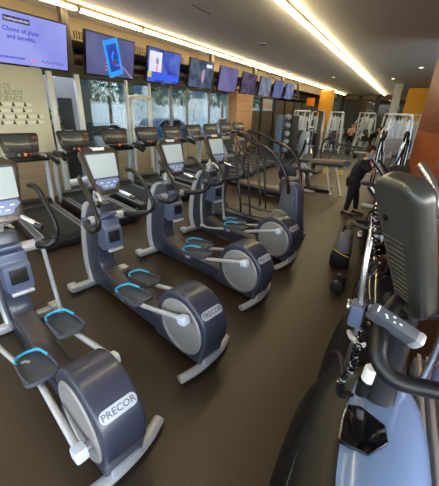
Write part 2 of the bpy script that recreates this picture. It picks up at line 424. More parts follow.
# ceiling light strips: individual tubes
def strip(x, ys, lab, grp):
    proto = None
    for i, y in enumerate(ys):
        L_ = 1.55 if x < -4 else 1.63
        if proto is None:
            proto = thing('ceiling_light', (x, y, H), lab, 'light', group=grp)
            MB().box((0, 0, -.075), (.07, L_-.08, .05), .02).build('diffuser', 'tube', proto)
            MB().box((0, 0, -.025), (.05, L_-.02, .05)).box((0, L_/2-.02, -.07), (.075, .04, .06), .01).box((0, -L_/2+.02, -.07), (.075, .04, .06), .01).build('housing', 'tube_cap', proto)
        else:
            c = copy_tree(proto); c.location = (x, y, H)
strip(-5.2, [4.26 + 1.55*(k-.5) - 0*1.55 for k in range(-2, 19)], 'tube light in the ceiling line above the televisions', 'tube lights above the televisions')
strip(-1.94, [6.35 + 1.63*(k-.5) for k in range(-4, 17)], 'linear tube light in the ceiling line running over the aisle', 'tube lights over the aisle')
# ceiling fittings
for i, (x, y, lab) in enumerate(((.25, 5.5, 'round ceiling speaker near the top right corner, closest to the camera'), (-3.55, 8.4, 'round ceiling speaker between the two light lines'))):
    t = thing('ceiling_speaker', (x, y, H), lab, 'speaker')
    MB().lathe([(.13, 0), (.135, -.012), (.115, -.018), (.11, -.012)]).build('rim', 'ceiling', t)
    MB().cyl((0, 0, -.010), .11, .012).build('grille', 'speaker_grille', t)
for (x, y, lab) in ((.1, 14.0, 'small lit round downlight in the ceiling above the wooden panel'), (-3.4, 17.0, 'small round downlight far along the ceiling between the light lines'), (-.9, 18.0, 'small round downlight in the ceiling right of the aisle light line')):
    t = thing('downlight', (x, y, H), lab, 'light')
    MB().lathe([(.1, 0), (.1, -.01), (.075, -.012), (.07, -.003)]).build('rim', 'ceiling', t)
    MB().cyl((0, 0, -.004), .07, .006).build('lamp', 'down_light', t)
tag(MB().box((-3.4, 5.3, H-.005), (.03, .55, .01)).build('ceiling_slot', 'speaker_grille'), 'short thin slot fitting in the ceiling left of the round speaker', 'vent')

# wall writing
TX = frame((-6.995, 0, 0), (0, 1, 0), (0, 0, 1))
def wtext(s, y, z, size, m='wall_text', lab=None, cat=None):
    o = text_mesh(s, size, frame((-6.995, y, z), (0, 1, 0), (0, 0, 1)), m, 'wall_lettering', bold=.0, align='LEFT')
    return tag(o, lab, cat)
wtext('DONATE', 3.32, 2.345, .135, lab='grey wall lettering reading DONATE, top line on the white wall', cat='lettering')
wtext('YOUR BODY', 3.32, 2.235, .135, lab='grey wall lettering reading YOUR BODY on the white wall', cat='lettering')
wtext('TO SCIENCE', 3.32, 2.125, .135, lab='grey wall lettering reading TO SCIENCE above the rows of icons', cat='lettering')
for r_ in range(4):
    t = thing('wall_graphic', (-6.995, 3.85, 2.02 - .115*r_), ['top row of small dark figure icons on the white wall', 'second row of small dark figure icons on the white wall', 'third row of small dark figure icons on the white wall', 'lowest row of small dark figure icons on the white wall'][r_], 'wall graphic', group=None)
    w = .92 + (.22 if r_ > 1 else 0)
    MB().box((0, -.55 + w/2, 0), (.008, w, .06)).build('band', 'wall_icon_back', t)
    for k in range(5 if r_ > 1 else 4):
        m_ = MB()
        y = -.48 + .24*k - .05*(r_ % 2)
        m_.prism([(y-.035, -.03), (y+.035, -.03), (y+.012, .03), (y-.012, .03)], .004, .009, axis='x').ball((.006, y, .035), (.004, .013, .013), 8).build('figure_icon', 'wall_icon', t)

# bulkhead vents
for k in range(9):
    t = thing('bulkhead_vent', (-5.995, 4.95 + 1.62*k, 3.31), 'slatted air vent in the bulkhead visible in the gap between televisions', 'vent', group='bulkhead vents')
    MB().box((0, 0, 0), (.01, .42, .13)).build('backing', 'vent_dark', t)
    m_ = MB()
    for j in range(7): m_.box((.008, -.18+.06*j, 0), (.012, .02, .12))
    m_.build('slats', 'bulkhead', t)

# ------------------------------------------------------------------ televisions
tv_y = [3.38, 4.95, 6.57, 8.2, 9.82, 11.42, 13.05, 14.62, 16.25]
tvc = [((142, 150, 235), (158, 168, 245), .95), ((88, 92, 140), (104, 108, 158), .8), ((48, 66, 175), (96, 120, 215), .85), ((62, 74, 98), (100, 112, 136), .8),
       ((104, 104, 160), (120, 120, 175), .8), ((62, 54, 84), (104, 96, 128), .7), ((104, 118, 150), (150, 160, 178), .7), ((96, 106, 160), (118, 128, 180), .7), ((100, 108, 165), (150, 160, 200), .7)]
tvl = ['lavender menu page with blue writing, nearest to the camera', 'a hand holding a bright blue phone, second from the camera', 'a blue news studio with a presenter, third from the camera', 'a dim grey picture with a reddish figure, fourth from the camera',
       'a plain violet picture, left of the wooden column', 'a dark purple picture, above the wooden column', 'a pale grey streaked picture, beyond the wooden column', 'a plain blue picture, second from the far end of the row', 'a pale blue picture, farthest in the row']
tilt = R(10)
def P3(mb, y0, y1, z0, z1, dx=0.0, th=.004):
    return mb.box((.032 + dx, (y0+y1)/2, (z0+z1)/2), (th, y1-y0, z1-z0))
for i, y in enumerate(tv_y):
    t = thing('television', (-5.27, y, 2.93), 'flat television showing ' + tvl[i], 'television')
    t.rotation_euler = (0, tilt, 0)
    W_, H_ = 1.2, .68
    MB().box((0, 0, 0), (.05, W_+.03, H_+.03), .008).box((-.035, 0, -.02), (.04, .8, .4), .01).build('housing', 'tv_black', t)
    sm = tv_mat('tv_screen_%d' % i, *tvc[i], scale=[1.2, 1.5, 3, 5, 1.2, 6, 3, 2, 3][i])
    sc = MB().box((.027, 0, 0), (.004, W_-.02, H_-.02)).build('screen', sm, t)
    F = lambda yy, zz, dx=.031: frame((dx, yy, zz), (0, 1, 0), (0, 0, 1))
    if i == 0:
        P3(MB(), -.40, -.02, .20, .27).build('title_bar', 'tv_bar', sc)
        text_mesh('healthplanfinder', .055, F(-.21, .235, .037), 'tv_white', 'title', sc, .0005)
        text_mesh('Choice of plans', .085, F(-.16, .11), 'tv_ink', 'heading', sc, .0008, .001)
        text_mesh('and benefits.', .085, F(-.16, .02), 'tv_ink', 'heading', sc, .0008, .001)
        m_ = MB()
        for k in range(12): P3(m_, -.50 + .03*k, -.485 + .03*k, -.265, -.235 + .006*(k % 2))
        m_.build('footer_marks', 'tv_ink', sc)
        P3(MB(), -.05, .05, -.26, -.24).build('footer_mark', 'tv_red', sc)
        MB().tube([(.032, .12+.02*k, -.25+.018*math.sin(k*1.7)) for k in range(20)], .004, 5).build('signature', 'tv_bar', sc)
    if i == 1:
        q = Matrix.Translation((0, .05, 0)) @ Matrix.Rotation(R(18), 4, 'X')
        P3(MB(), -.20, .17, -.32, .31).xf(q).build('phone', 'phone_cyan', sc)
        P3(MB(), -.14, .11, -.23, .23, .003).xf(q).build('phone_display', 'phone_dark', sc)
        MB().tube([(.04, .03, .10), (.04, .0, .04), (.04, .0, -.03), (.04, .03, -.05)], (lambda u: .012), 6, 4).build('display_figure', 'phone_cyan', sc)
        P3(MB(), .0, .1, -.08, -.05, .006).xf(q).build('display_marks', 'green_mark', sc)
        P3(MB(), -.08, -.0, -.10, -.07, .006).xf(q).build('display_marks', 'red_mark', sc)
        h = MB()
        h.tube([(.042, .52, -.32), (.042, .38, -.22), (.042, .22, -.12), (.042, .08, -.13)], (lambda u: (.006, .075 - .035*u)), 10, 4)
        for k in range(3): h.tube([(.042, -.16, -.12-.06*k), (.042, -.12, -.10-.06*k)], (.006, .022), 8)
        h.build('hand', 'tv_hand', sc)
    if i == 2:
        P3(MB(), -.55, -.12, -.12, .28).build('inset', 'tv_white', sc)
        P3(MB(), -.56, .58, -.28, -.14, .002).build('caption_band', 'tv_blue', sc)
        P3(MB(), -.58, -.46, -.24, -.12, .004).build('channel_mark', 'tv_yellow', sc)
        P3(MB(), -.3, -.27, -.12, .02, .004).build('tie', 'tv_red', sc)
        MB().ball((.036, -.28, .10), (.004, .05, .07), 12).build('head', 'tv_hand', sc)
    if i == 3:
        MB().ball((.034, .08, -.03), (.003, .09, .17), 14).build('figure', 'tv_hand', sc)
        P3(MB(), .2, .5, .2, .28).build('corner_patch', 'tv_white', sc)
    MB().box((.028, 0, -.348), (.006, .16, .012)).build('logo_strip', 'silver', t)
    MB().box((-.07, 0, -.04), (.058, .30, .22), .01).build('mount', 'pole', t)
for i, y in enumerate([4.17, 9.0+.15, 12.1, 15.5, 18.2]):
    t = thing('ceiling_pole', (-5.42, [4.12, 9.02, 12.24, 15.5, 18.2][i], H), ['dark ceiling pole between the first and second televisions', 'dark ceiling pole between the fourth and fifth televisions', 'dark ceiling pole beyond the sixth television', 'dark ceiling pole beside the last but one television', 'dark ceiling pole beyond the last television'][i], 'pole')
    MB().box((0, 0, -.5), (.10, .13, 1.0), .005).build('post', 'pole', t)
    MB().box((0, 0, -.005), (.18, .2, .01)).build('flange', 'pole', t)
tr = thing('television_rail', (-5.425, 9.8, 2.85), 'long dark horizontal rail behind the whole row of televisions', 'rail')
MB().box((0, 0, .0), (.06, 17, .07), .005).build('rail', 'pole', tr)
MB().box((0, 0, -.16), (.05, 17, .05), .005).build('rail', 'pole', tr)

# ------------------------------------------------------------------ elliptical
def dome(prof_c, r, n=28): pass
def make_console(t, loc, tilt_deg, variant='bright'):
    """console facing +x, tilted back; loc is its centre"""
    Mx = Matrix.Translation(loc) @ Matrix.Rotation(R(-tilt_deg), 4, 'Y')
    c = MB().prism(rrect(.26, .40, .46, .06), -.035, .03, .012, axis='x').xf(Mx).build('console', 'bronze', t)
    MB().prism(rrect(.22, .34, .38, .04), .028, .036, .003, axis='x').xf(Mx).build('bezel', 'grey_plastic', c)
    MB().prism(rrect(.265, .305, .23, .012), .034, .042, .002, axis='x').xf(Mx @ Matrix.Translation((0, 0, .055))).build('screen', 'screen_pale', c)
    MB().prism(rrect(.15, .255, .10, .03), .034, .043, .003, axis='x').xf(Mx @ Matrix.Translation((0, 0, -.125))).build('keypad', 'keypad_blue', c)
    m = MB()
    for yy, zz in ((-.07, -.11), (0, -.115), (.07, -.11), (-.03, -.145), (.03, -.145)): m.box((.044, yy, zz), (.004, .03, .01))
    m.xf(Mx).build('key_marks', 'white_mark', c)
    MB().box((.0, 0, .222), (.075, .12, .03), .006).xf(Mx).build('sticker', 'sticker', c)
    return c

def make_elliptical(ph, rods=True):
    t = thing('elliptical_trainer', (0, 0, 0), '', 'elliptical trainer')
    # front foot
    f = MB().box((-.95, 0, .05), (.10, .74, .07), .025)
    f.box((-.95, -.34, .075), (.14, .10, .07), .02).box((-.95, .34, .075), (.14, .10, .07), .02).build('front_foot', 'silver', t)
    # mast
    core = smooth_path([(-1.0, 0, .06), (-1.06, 0, .30), (-1.01, 0, .70), (-.88, 0, 1.03), (-.78, 0, 1.12)], 5)
    prof = [(p.x, p.z) for p in core] + [(-.60, 1.12), (-.56, 1.02), (-.60, .80), (-.68, .58), (-.70, .42), (-.62, .28), (-.42, .20), (-.42, .06)]
    MB().prism(prof, -.095, .095, .02).build('mast', 'slate', t)
    fr = [(p.x - .03, p.z) for p in core] ; bk = [(p.x + .07, p.z) for p in core][::-1]
    MB().prism(fr + bk, -.115, .115, .018).build('mast_cover', 'silver', t)
    h = MB().prism([(-.62, 1.0), (-.50, .98), (-.50, .90), (-.46, .88), (-.46, .66), (-.55, .62), (-.66, .64)], -.10, .10, .015)
    hold = h.build('bottle_holder', 'slate_light', t)
    MB().box((-.461, 0, .79), (.012, .13, .13), .004).build('recess', 'black_plastic', hold)
    MB().box((-.56, 0, 1.03), (.14, .16, .03), .01).build('tray', 'slate_light', hold)
    MB().box((-.46, 0, .64), (.05, .17, .03), .01).build('lip', 'silver', hold)
    # neck and console
    MB().tube([(-.70, 0, 1.08), (-.69, 0, 1.22), (-.62, 0, 1.34)], .032, 12, 3).box((-.66, 0, 1.22), (.10, .12, .07), .02).ball((-.62, -.05, 1.20), (.05, .05, .05), 12).build('neck', 'silver', t)
    make_console(t, (-.55, .01, 1.465), 20)
    # fixed pulse grips
    g = MB().tube([(-.62, -.04, 1.20), (-.55, -.10, 1.23), (-.50, -.12, 1.28), (-.42, -.13, 1.27), (-.34, -.16, 1.22)], .017, 8, 4)
    g.tube([(-.62, .04, 1.20), (-.55, .08, 1.24), (-.50, .10, 1.28), (-.42, .14, 1.26), (-.32, .20, 1.21)], .017, 8, 4).build('pulse_grip', 'silver_bright', t)
    for s_ in (-1, 1): MB().tube([(-.36, s_*.17, 1.225), (-.31, s_*.20, 1.205)], .021, 8).build('grip_end', 'black_plastic', t)
    # pivots and moving handlebars
    MB().cyl((-.60, 0, .97), .045, .46, 'y', 16, .008).build('pivot_shaft', 'silver', t)
    for s_ in (-1, 1):
        hx = ph[2] if s_ < 0 else ph[3]
        hp = [(-.60, .20, .97), (-.50, .26, .975), (-.38 + hx*.4, .31, 1.0), (-.26 + hx*.8, .345, 1.04), (-.19 + hx, .35, 1.11), (-.22 + hx, .345, 1.22), (-.33 + hx*.9, .335, 1.35), (-.46 + hx*.6, .31, 1.45), (-.54 + hx*.5, .27, 1.46)]
        MB().tube([(x, s_*y, z) for x, y, z in hp], lambda u: .034 if u < .35 else .021, 10, 5).build('handlebar', 'grip', t)
        MB().cyl((-.60, s_*.225, .97), .055, .05, 'y', 18, .01).build('pivot_cap', 'slate_light', t)
        if rods:
            MB().tube([(-.59, s_*.25, .95), (-.60, s_*.27, .60), (-.56, s_*.28, .26)], .019, 10, 4).build('link_rod', 'silver', t)
            pq = ph[0] if s_ < 0 else ph[1]; e = pq[0]-.14; z0 = pq[1]
            MB().tube([(-.56, s_*.28, .26), (-.42, s_*.27, .24), (e-.06, s_*.23, z0-.08)], .019, 10, 3).ball((-.56, s_*.28, .25), .034, 12).build('lower_link', 'silver', t)
    # beam
    MB().prism([(-.78, .07), (-.80, .30), (-.68, .32), (-.30, .20), (.5, .20), (.5, .07)], -.095, .095, .02).build('beam', 'slate', t)
    MB().prism([(-.72, .325), (-.30, .205), (.44, .205), (.44, .222), (-.30, .226), (-.70, .345)], -.075, .075, .004).build('beam_cover', 'taupe', t)
    # drum
    pr = []
    for k in range(33):
        a = R(-28 + k*(236)/32.0); pr.append((.76 + .318*math.cos(a), .37 + .318*math.sin(a)))
    pr += [(.36, .12), (.42, .07), (1.0, .07), (1.02, .14)]
    d = MB().prism(pr, -.135, .135, .028, seg=3).build('drum_housing', 'slate', t)
    for s_ in (-1, 1):
        MB().lathe([(.255, 0), (.262, .010), (.252, .020), (.226, .022), (.218, .014), (.20, .016), (.0, .020)], (.77, s_*.130, .365), 40, 'y').xf(Matrix()).build('side_disc', 'disc', d) if s_ > 0 else \
        MB().lathe([(.255, 0), (.262, -.010), (.252, -.020), (.226, -.022), (.218, -.014), (.20, -.016), (.0, -.020)], (.77, -.130, .365), 40, 'y').build('side_disc', 'disc', d)
    a = R(38); pc = (.76 + .320*math.cos(a), .37 + .320*math.sin(a))
    Mx = Matrix.Translation((pc[0], 0, pc[1])) @ Matrix.Rotation(-a, 4, 'Y')
    pl = MB().prism(rrect(.225, .225, .075, .034), -.004, .006, .002, axis='x').xf(Mx).build('name_plate', 'plate', d)
    text_mesh('PRECOR', .055, Mx @ frame((.0062, 0, 0), (0, 1, 0), (0, 0, 1)), 'grey_plastic', 'lettering', pl, .0006, .0008)
    # crank shaft
    # pedals
    for s_ in (-1, 1):
        cx, z, tl, ex, ez = ph[0] if s_ < 0 else ph[1]
        Mp = Matrix.Translation((cx, s_*.165, z)) @ Matrix.Rotation(R(tl), 4, 'Y')
        out = [(y, x) for x, y in rrect(.19, .23, .44, .06, 5)]      # (x,y)
        p = MB().prism(out, -.03, .0, .008, axis='z').xf(Mp).build('pedal', 'pedal', t)
        rim = []
        for (x, y) in out:
            if x < .02: rim.append((x*1.0, y*1.0, .012))
        rim.sort(key=lambda q: math.atan2(q[1], q[0]+.0) % (2*math.pi))
        MB().tube([Mp @ Vector((.19, -.098, .008)), Mp @ Vector((.1, -.104, .014)), Mp @ Vector((-.05, -.100, .02)), Mp @ Vector((-.17, -.082, .022)), Mp @ Vector((-.205, -.03, .024)), Mp @ Vector((-.205, .03, .024)), Mp @ Vector((-.17, .082, .022)), Mp @ Vector((-.05, .100, .02)), Mp @ Vector((.1, .104, .014)), Mp @ Vector((.19, .098, .008))], (.014, .008), 8, 3).build('pedal_rim', 'pedal', p)
        MB().tube([Mp @ Vector((-.10, -.093, .026)), Mp @ Vector((-.165, -.082, .03)), Mp @ Vector((-.203, -.03, .031)), Mp @ Vector((-.203, .03, .031)), Mp @ Vector((-.165, .082, .03)), Mp @ Vector((-.02, .100, .028))], (.013, .008), 8, 4).build('cyan_edge', 'cyan', p)
        yy = s_*.215
        MB().tube([(cx-.12, s_*.18, z-.045), (cx+.15, s_*.19, z-.03), (ex-.03, yy, ez)], .022, 12, 4).build('pedal_arm', 'silver', t)
        MB().box((ex, yy, ez), (.09, .075, .075), .018, rot=(0, -15, 0)).build('arm_end', 'gym_white', t)
        MB().cyl((ex, s_*.168, ez), .03, .05, 'y', 14, .006).build('crank_pin', 'disc_ring', t)
        MB().box((cx-.12, s_*.2, z-.07), (.07, .05, .08), .015).build('pedal_bracket', 'silver', t)
    # rear foot
    ft = MB().tube([(.975, -.33, .045), (1.0, -.18, .05), (1.0, 0, .055), (.965, .18, .05), (.90, .33, .045)], (.030, .042), 10, 4)
    ft.box((.985, 0, .09), (.10, .20, .07), .015).build('rear_foot', 'silver', t)
    return t

ell_a = make_elliptical(((.13, .36, -14, .93, .34), (-.17, .39, -10, .56, .46), .1, -.27))
ell = make_elliptical(((.08, .38, -8, .90, .55), (-.22, .30, -8, .60, .44), .14, -.02), rods=False)
ell_d = make_elliptical(((.08, .38, -8, .90, .55), (-.22, .30, -8, .60, .44), .14, -.02))
ell_y = [.77, 1.78, 2.93, 4.06]
ell_lab = ['slate blue elliptical trainer in the lower left corner, nearest to the camera',
           'slate blue elliptical trainer, second from the camera in the front row',
           'slate blue elliptical trainer, third from the camera in the front row',
           'slate blue elliptical trainer, fourth in the row, before the machines with arched arms']
for i, y in enumerate(ell_y):
    o = (ell_a, ell, None, ell_d)[i] or copy_tree(ell)
    o.location = (-2.0, y+.22, 0); o.rotation_euler = (0, 0, R(-13)); o['label'] = ell_lab[i]; o['group'] = 'elliptical trainers in the front row'

# ------------------------------------------------------------------ arched-arm motion trainers
def make_amt():
    t = thing('motion_trainer', (0, 0, 0), '', 'motion trainer')
    MB().box((-.95, 0, .05), (.10, .70, .07), .02).build('front_foot', 'silver', t)
    core = smooth_path([(-.98, 0, .06), (-1.0, 0, .4), (-.9, 0, .8), (-.78, 0, 1.18)], 4)
    MB().prism([(p.x, p.z) for p in core] + [(-.66, 1.16), (-.66, .8), (-.74, .4), (-.6, .22), (-.3, .16), (-.3, .06)], -.08, .08, .02).build('mast', 'grey_plastic', t)
    MB().prism([(-.75, .07), (-.75, .2), (.75, .22), (.75, .07)], -.12, .12, .02).build('beam', 'grey_plastic', t)
    c = MB().prism(rrect(.24, .36, .40, .05), -.03, .03, .01, axis='x').xf(Matrix.Translation((-.66, 0, 1.42)) @ Matrix.Rotation(R(-22), 4, 'Y')).build('console', 'silver', t)
    MB().prism(rrect(.17, .27, .28, .03), .028, .036, .002, axis='x').xf(Matrix.Translation((-.66, 0, 1.42)) @ Matrix.Rotation(R(-22), 4, 'Y')).build('screen', 'screen_dark', c)
    MB().tube([(-.74, 0, 1.1), (-.70, 0, 1.3)], .03, 10).build('neck', 'silver', t)
    # rear tower
    tw = [(.62, .06), (.60, .35), (.66, .70), (.70, .93), (.76, .99), (.88, .98), (.93, .90), (.98, .5), (1.04, .06)]
    tower = MB().prism(tw, -.13, .13, .03).build('rear_tower', 'grey_plastic', t)
    MB().prism([(.88, 1.0), (.97, .90), (1.02, .5), (1.10, .05), (1.02, .05), (.96, .5), (.91, .88), (.84, .97)], -.11, .11, .012).build('tower_spine', 'slate_light', tower)
    for s_ in (-1, 1):
        MB().lathe([(.19, 0), (.20, s_*.012), (.185, s_*.03), (.13, s_*.03), (.12, s_*.012), (0, s_*.012)], (.72, s_*.15, .34), 32, 'y').build('side_ring', 'disc', tower)
        MB().cyl((.72, s_*.165, .34), .115, .02, 'y', 28).build('side_cap', 'black_plastic', tower)
        # long arched arm
        MB().tube([(.84, s_*.17, .84), (.82, s_*.22, 1.06), (.66, s_*.27, 1.36), (.42, s_*.28, 1.52), (.12, s_*.28, 1.60), (-.15, s_*.26, 1.70), (-.34, s_*.22, 1.72), (-.42, s_*.20, 1.64), (-.36, s_*.2, 1.52)], .026, 10, 5).build('arched_arm', 'arm_metal', t)
        MB().tube([(-.30, s_*.24, 1.66), (-.10, s_*.30, 1.46), (.10, s_*.32, 1.40), (.34, s_*.31, 1.36)], .022, 10, 4).build('arm_brace', 'bronze', t)
        MB().tube([(-.22, s_*.30, 1.56), (-.16, s_*.31, 1.1), (-.05, s_*.31, .62), (-.02, s_*.30, .34)], .02, 10, 4).build('drop_rod', 'arm_metal', t)
        MB().tube([(.02, s_*.25, 1.44), (.06, s_*.25, 1.0), (.12, s_*.25, .60), (.16, s_*.25, .32)], .017, 10, 4).build('drop_rod', 'arm_metal', t)
        p = MB().box((-.10, s_*.22, .33), (.46, .17, .04), .018, rot=(0, 6, 0)).build('pedal', 'pedal', t)
        MB().tube([(-.3, s_*.22-.08, .37), (-.33, s_*.22, .375), (-.3, s_*.22+.08, .37)], .01, 6, 3).build('pedal_rim', 'grey_plastic', p)
        MB().tube([(.1, s_*.24, .30), (.4, s_*.22, .32), (.70, s_*.19, .34)], .024, 10, 3).build('pedal_arm', 'taupe', t)
        MB().ball((-.40, s_*.2, 1.66), (.05, .035, .07), 12).build('grip', 'taupe', t)
    ft = MB().tube([(.98, -.34, .045), (1.04, 0, .055), (.98, .34, .045)], (.032, .045), 10, 4); ft.build('rear_foot', 'silver', t)
    return t
amt = make_amt()
for i, (y, l) in enumerate(((4.98, 'grey motion trainer with long arched metal arms and a ringed side disc'),)):
    o = amt if i == 0 else copy_tree(amt)
    o.location = (-2.17, y+.22, 0); o.rotation_euler = (0, 0, R(-13)); o['label'] = l

# ------------------------------------------------------------------ treadmills
def make_treadmill():
    t = thing('treadmill', (0, 0, 0), '', 'treadmill')
    MB().box((.05, 0, .11), (2.0, .82, .16), .03).build('deck', 'tread_deck', t)
    MB().box((.12, 0, .193), (1.80, .54, .02), .004).build('belt', 'tread_belt', t)
    for s_ in (-1, 1):
        r_ = MB().box((.14, s_*.345, .20), (1.76, .11, .035), .012).build('side_rail', 'grey_plastic', t)
        m = MB()
        for yy in (-.045, .045): m.box((.14, s_*.345+yy, .22), (1.72, .008, .006))
        m.box((1.0, s_*.345, .22), (.008, .09, .006)).box((-.72, s_*.345, .22), (.008, .09, .006)).build('rail_outline', 'silver', r_)
        MB().tube([(-.88, s_*.40, .10), (-.84, s_*.41, .6), (-.74, s_*.40, 1.12)], lambda u: (.085 - .015*u, .038), 12, 4).build('upright', 'tread_white', t)
        MB().tube([(-.74, s_*.40, 1.12), (-.60, s_*.41, 1.18), (-.30, s_*.41, 1.14), (-.12, s_*.41, 1.10)], lambda u: (.045 - .012*u, .04), 12, 4).build('armrest', 'black_plastic', t)
        MB().tube([(-.58, s_*.28, 1.22), (-.44, s_*.30, 1.21), (-.34, s_*.30, 1.19)], .018, 8, 2).build('pulse_grip', 'silver_bright', t)
    MB().prism([(-1.0, .03), (-1.02, .26), (-.90, .33), (-.76, .30), (-.68, .20), (-.68, .03)], -.38, .38, .03).build('motor_hood', 'black_plastic', t)
    MB().box((-.66, 0, 1.13), (.20, .84, .10), .035).box((-.58, 0, 1.19), (.16, .5, .06), .02).build('cross_bar', 'black_plastic', t)
    m = MB().box((-.50, .02, 1.225), (.02, .05, .06), .004, rot=(0, -30, 0)).build('safety_key', 'orange_mark', t)
    MB().box((-.49, -.08, 1.235), (.02, .04, .03), .004).build('button', 'silver_bright', t)
    MB().box((-.49, .10, 1.235), (.02, .03, .03), .004).build('button', 'red_mark', t)
    Mx = Matrix.Translation((-.66, 0, 1.40)) @ Matrix.Rotation(R(-18), 4, 'Y')
    MB().tube([(-.68, 0, 1.16), (-.69, 0, 1.30)], .05, 10).build('console_neck', 'black_plastic', t)
    c = MB().prism(rrect(.56, .64, .35, .05), -.035, .03, .012, axis='x').xf(Mx).build('console', 'console_dark', t)
    MB().prism(rrect(.38, .42, .25, .012), .028, .036, .002, axis='x').xf(Mx @ Matrix.Translation((0, -.05, .01))).build('screen', 'screen_dark', c)
    MB().box((.034, .25, .09), (.006, .08, .05), .002).xf(Mx).build('console_badge', 'badge', c)
    MB().box((-.0, -.05, .178), (.04, .16, .012), .004).xf(Mx).build('top_strip', 'silver', c)
    MB().box((1.06, 0, .09), (.07, .84, .13), .03).build('rear_cap', 'black_plastic', t)
    MB().box((.9, -.412, .10), (.06, .006, .03)).box((.9, .412, .10), (.06, .006, .03)).build('side_sticker', 'sticker', t)
    return t
tm = make_treadmill()
tml = ['dark treadmill at the left edge, under the white wall graphic', 'dark treadmill, second from the left edge, before the end of the white wall', 'dark treadmill, third from the left edge, before the glazed wall',
       'dark treadmill, fourth from the left edge, before the glass door', 'dark treadmill, fifth from the left edge, behind the third elliptical trainer', 'dark treadmill, sixth from the left edge, behind the fourth elliptical trainer',
       'dark treadmill, third from the far end of the treadmill row', 'dark treadmill, second from the far end of the treadmill row', 'dark treadmill at the far end of the row, by the wooden column']
for i in range(9):
    o = tm if i == 0 else copy_tree(tm)
    yy = 2.99 + 1.1*i
    o.location = (-5.22, yy, 0); o.rotation_euler = (0, 0, R(-17)); o['label'] = tml[i]; o['group'] = 'treadmills in the back row'
#PART2
# ------------------------------------------------------------------ right-hand machines, long axis along the aisle, fronts towards the camera
def loft(rings, name, m, parent, seg=40, ex=2.6, skip_bottom=False):
    b = bmesh.new(); rr = []
    for (cx, cy, z, ax, ay) in rings:
        row = []
        for k in range(seg):
            t = 2*math.pi*k/seg; c, s = math.cos(t), math.sin(t)
            row.append(b.verts.new((cx + ax*math.copysign(abs(c)**(2/ex), c), cy + ay*math.copysign(abs(s)**(2/ex), s), z)))
        rr.append(row)
    for A, B in zip(rr, rr[1:]):
        for k in range(seg): b.faces.new((A[k], A[(k+1) % seg], B[(k+1) % seg], B[k]))
    b.faces.new(rr[0][::-1]); b.faces.new(rr[-1])
    bmesh.ops.recalc_face_normals(b, faces=b.faces)
    q = MB(); q._merge(b); return q.build(name, m, parent)

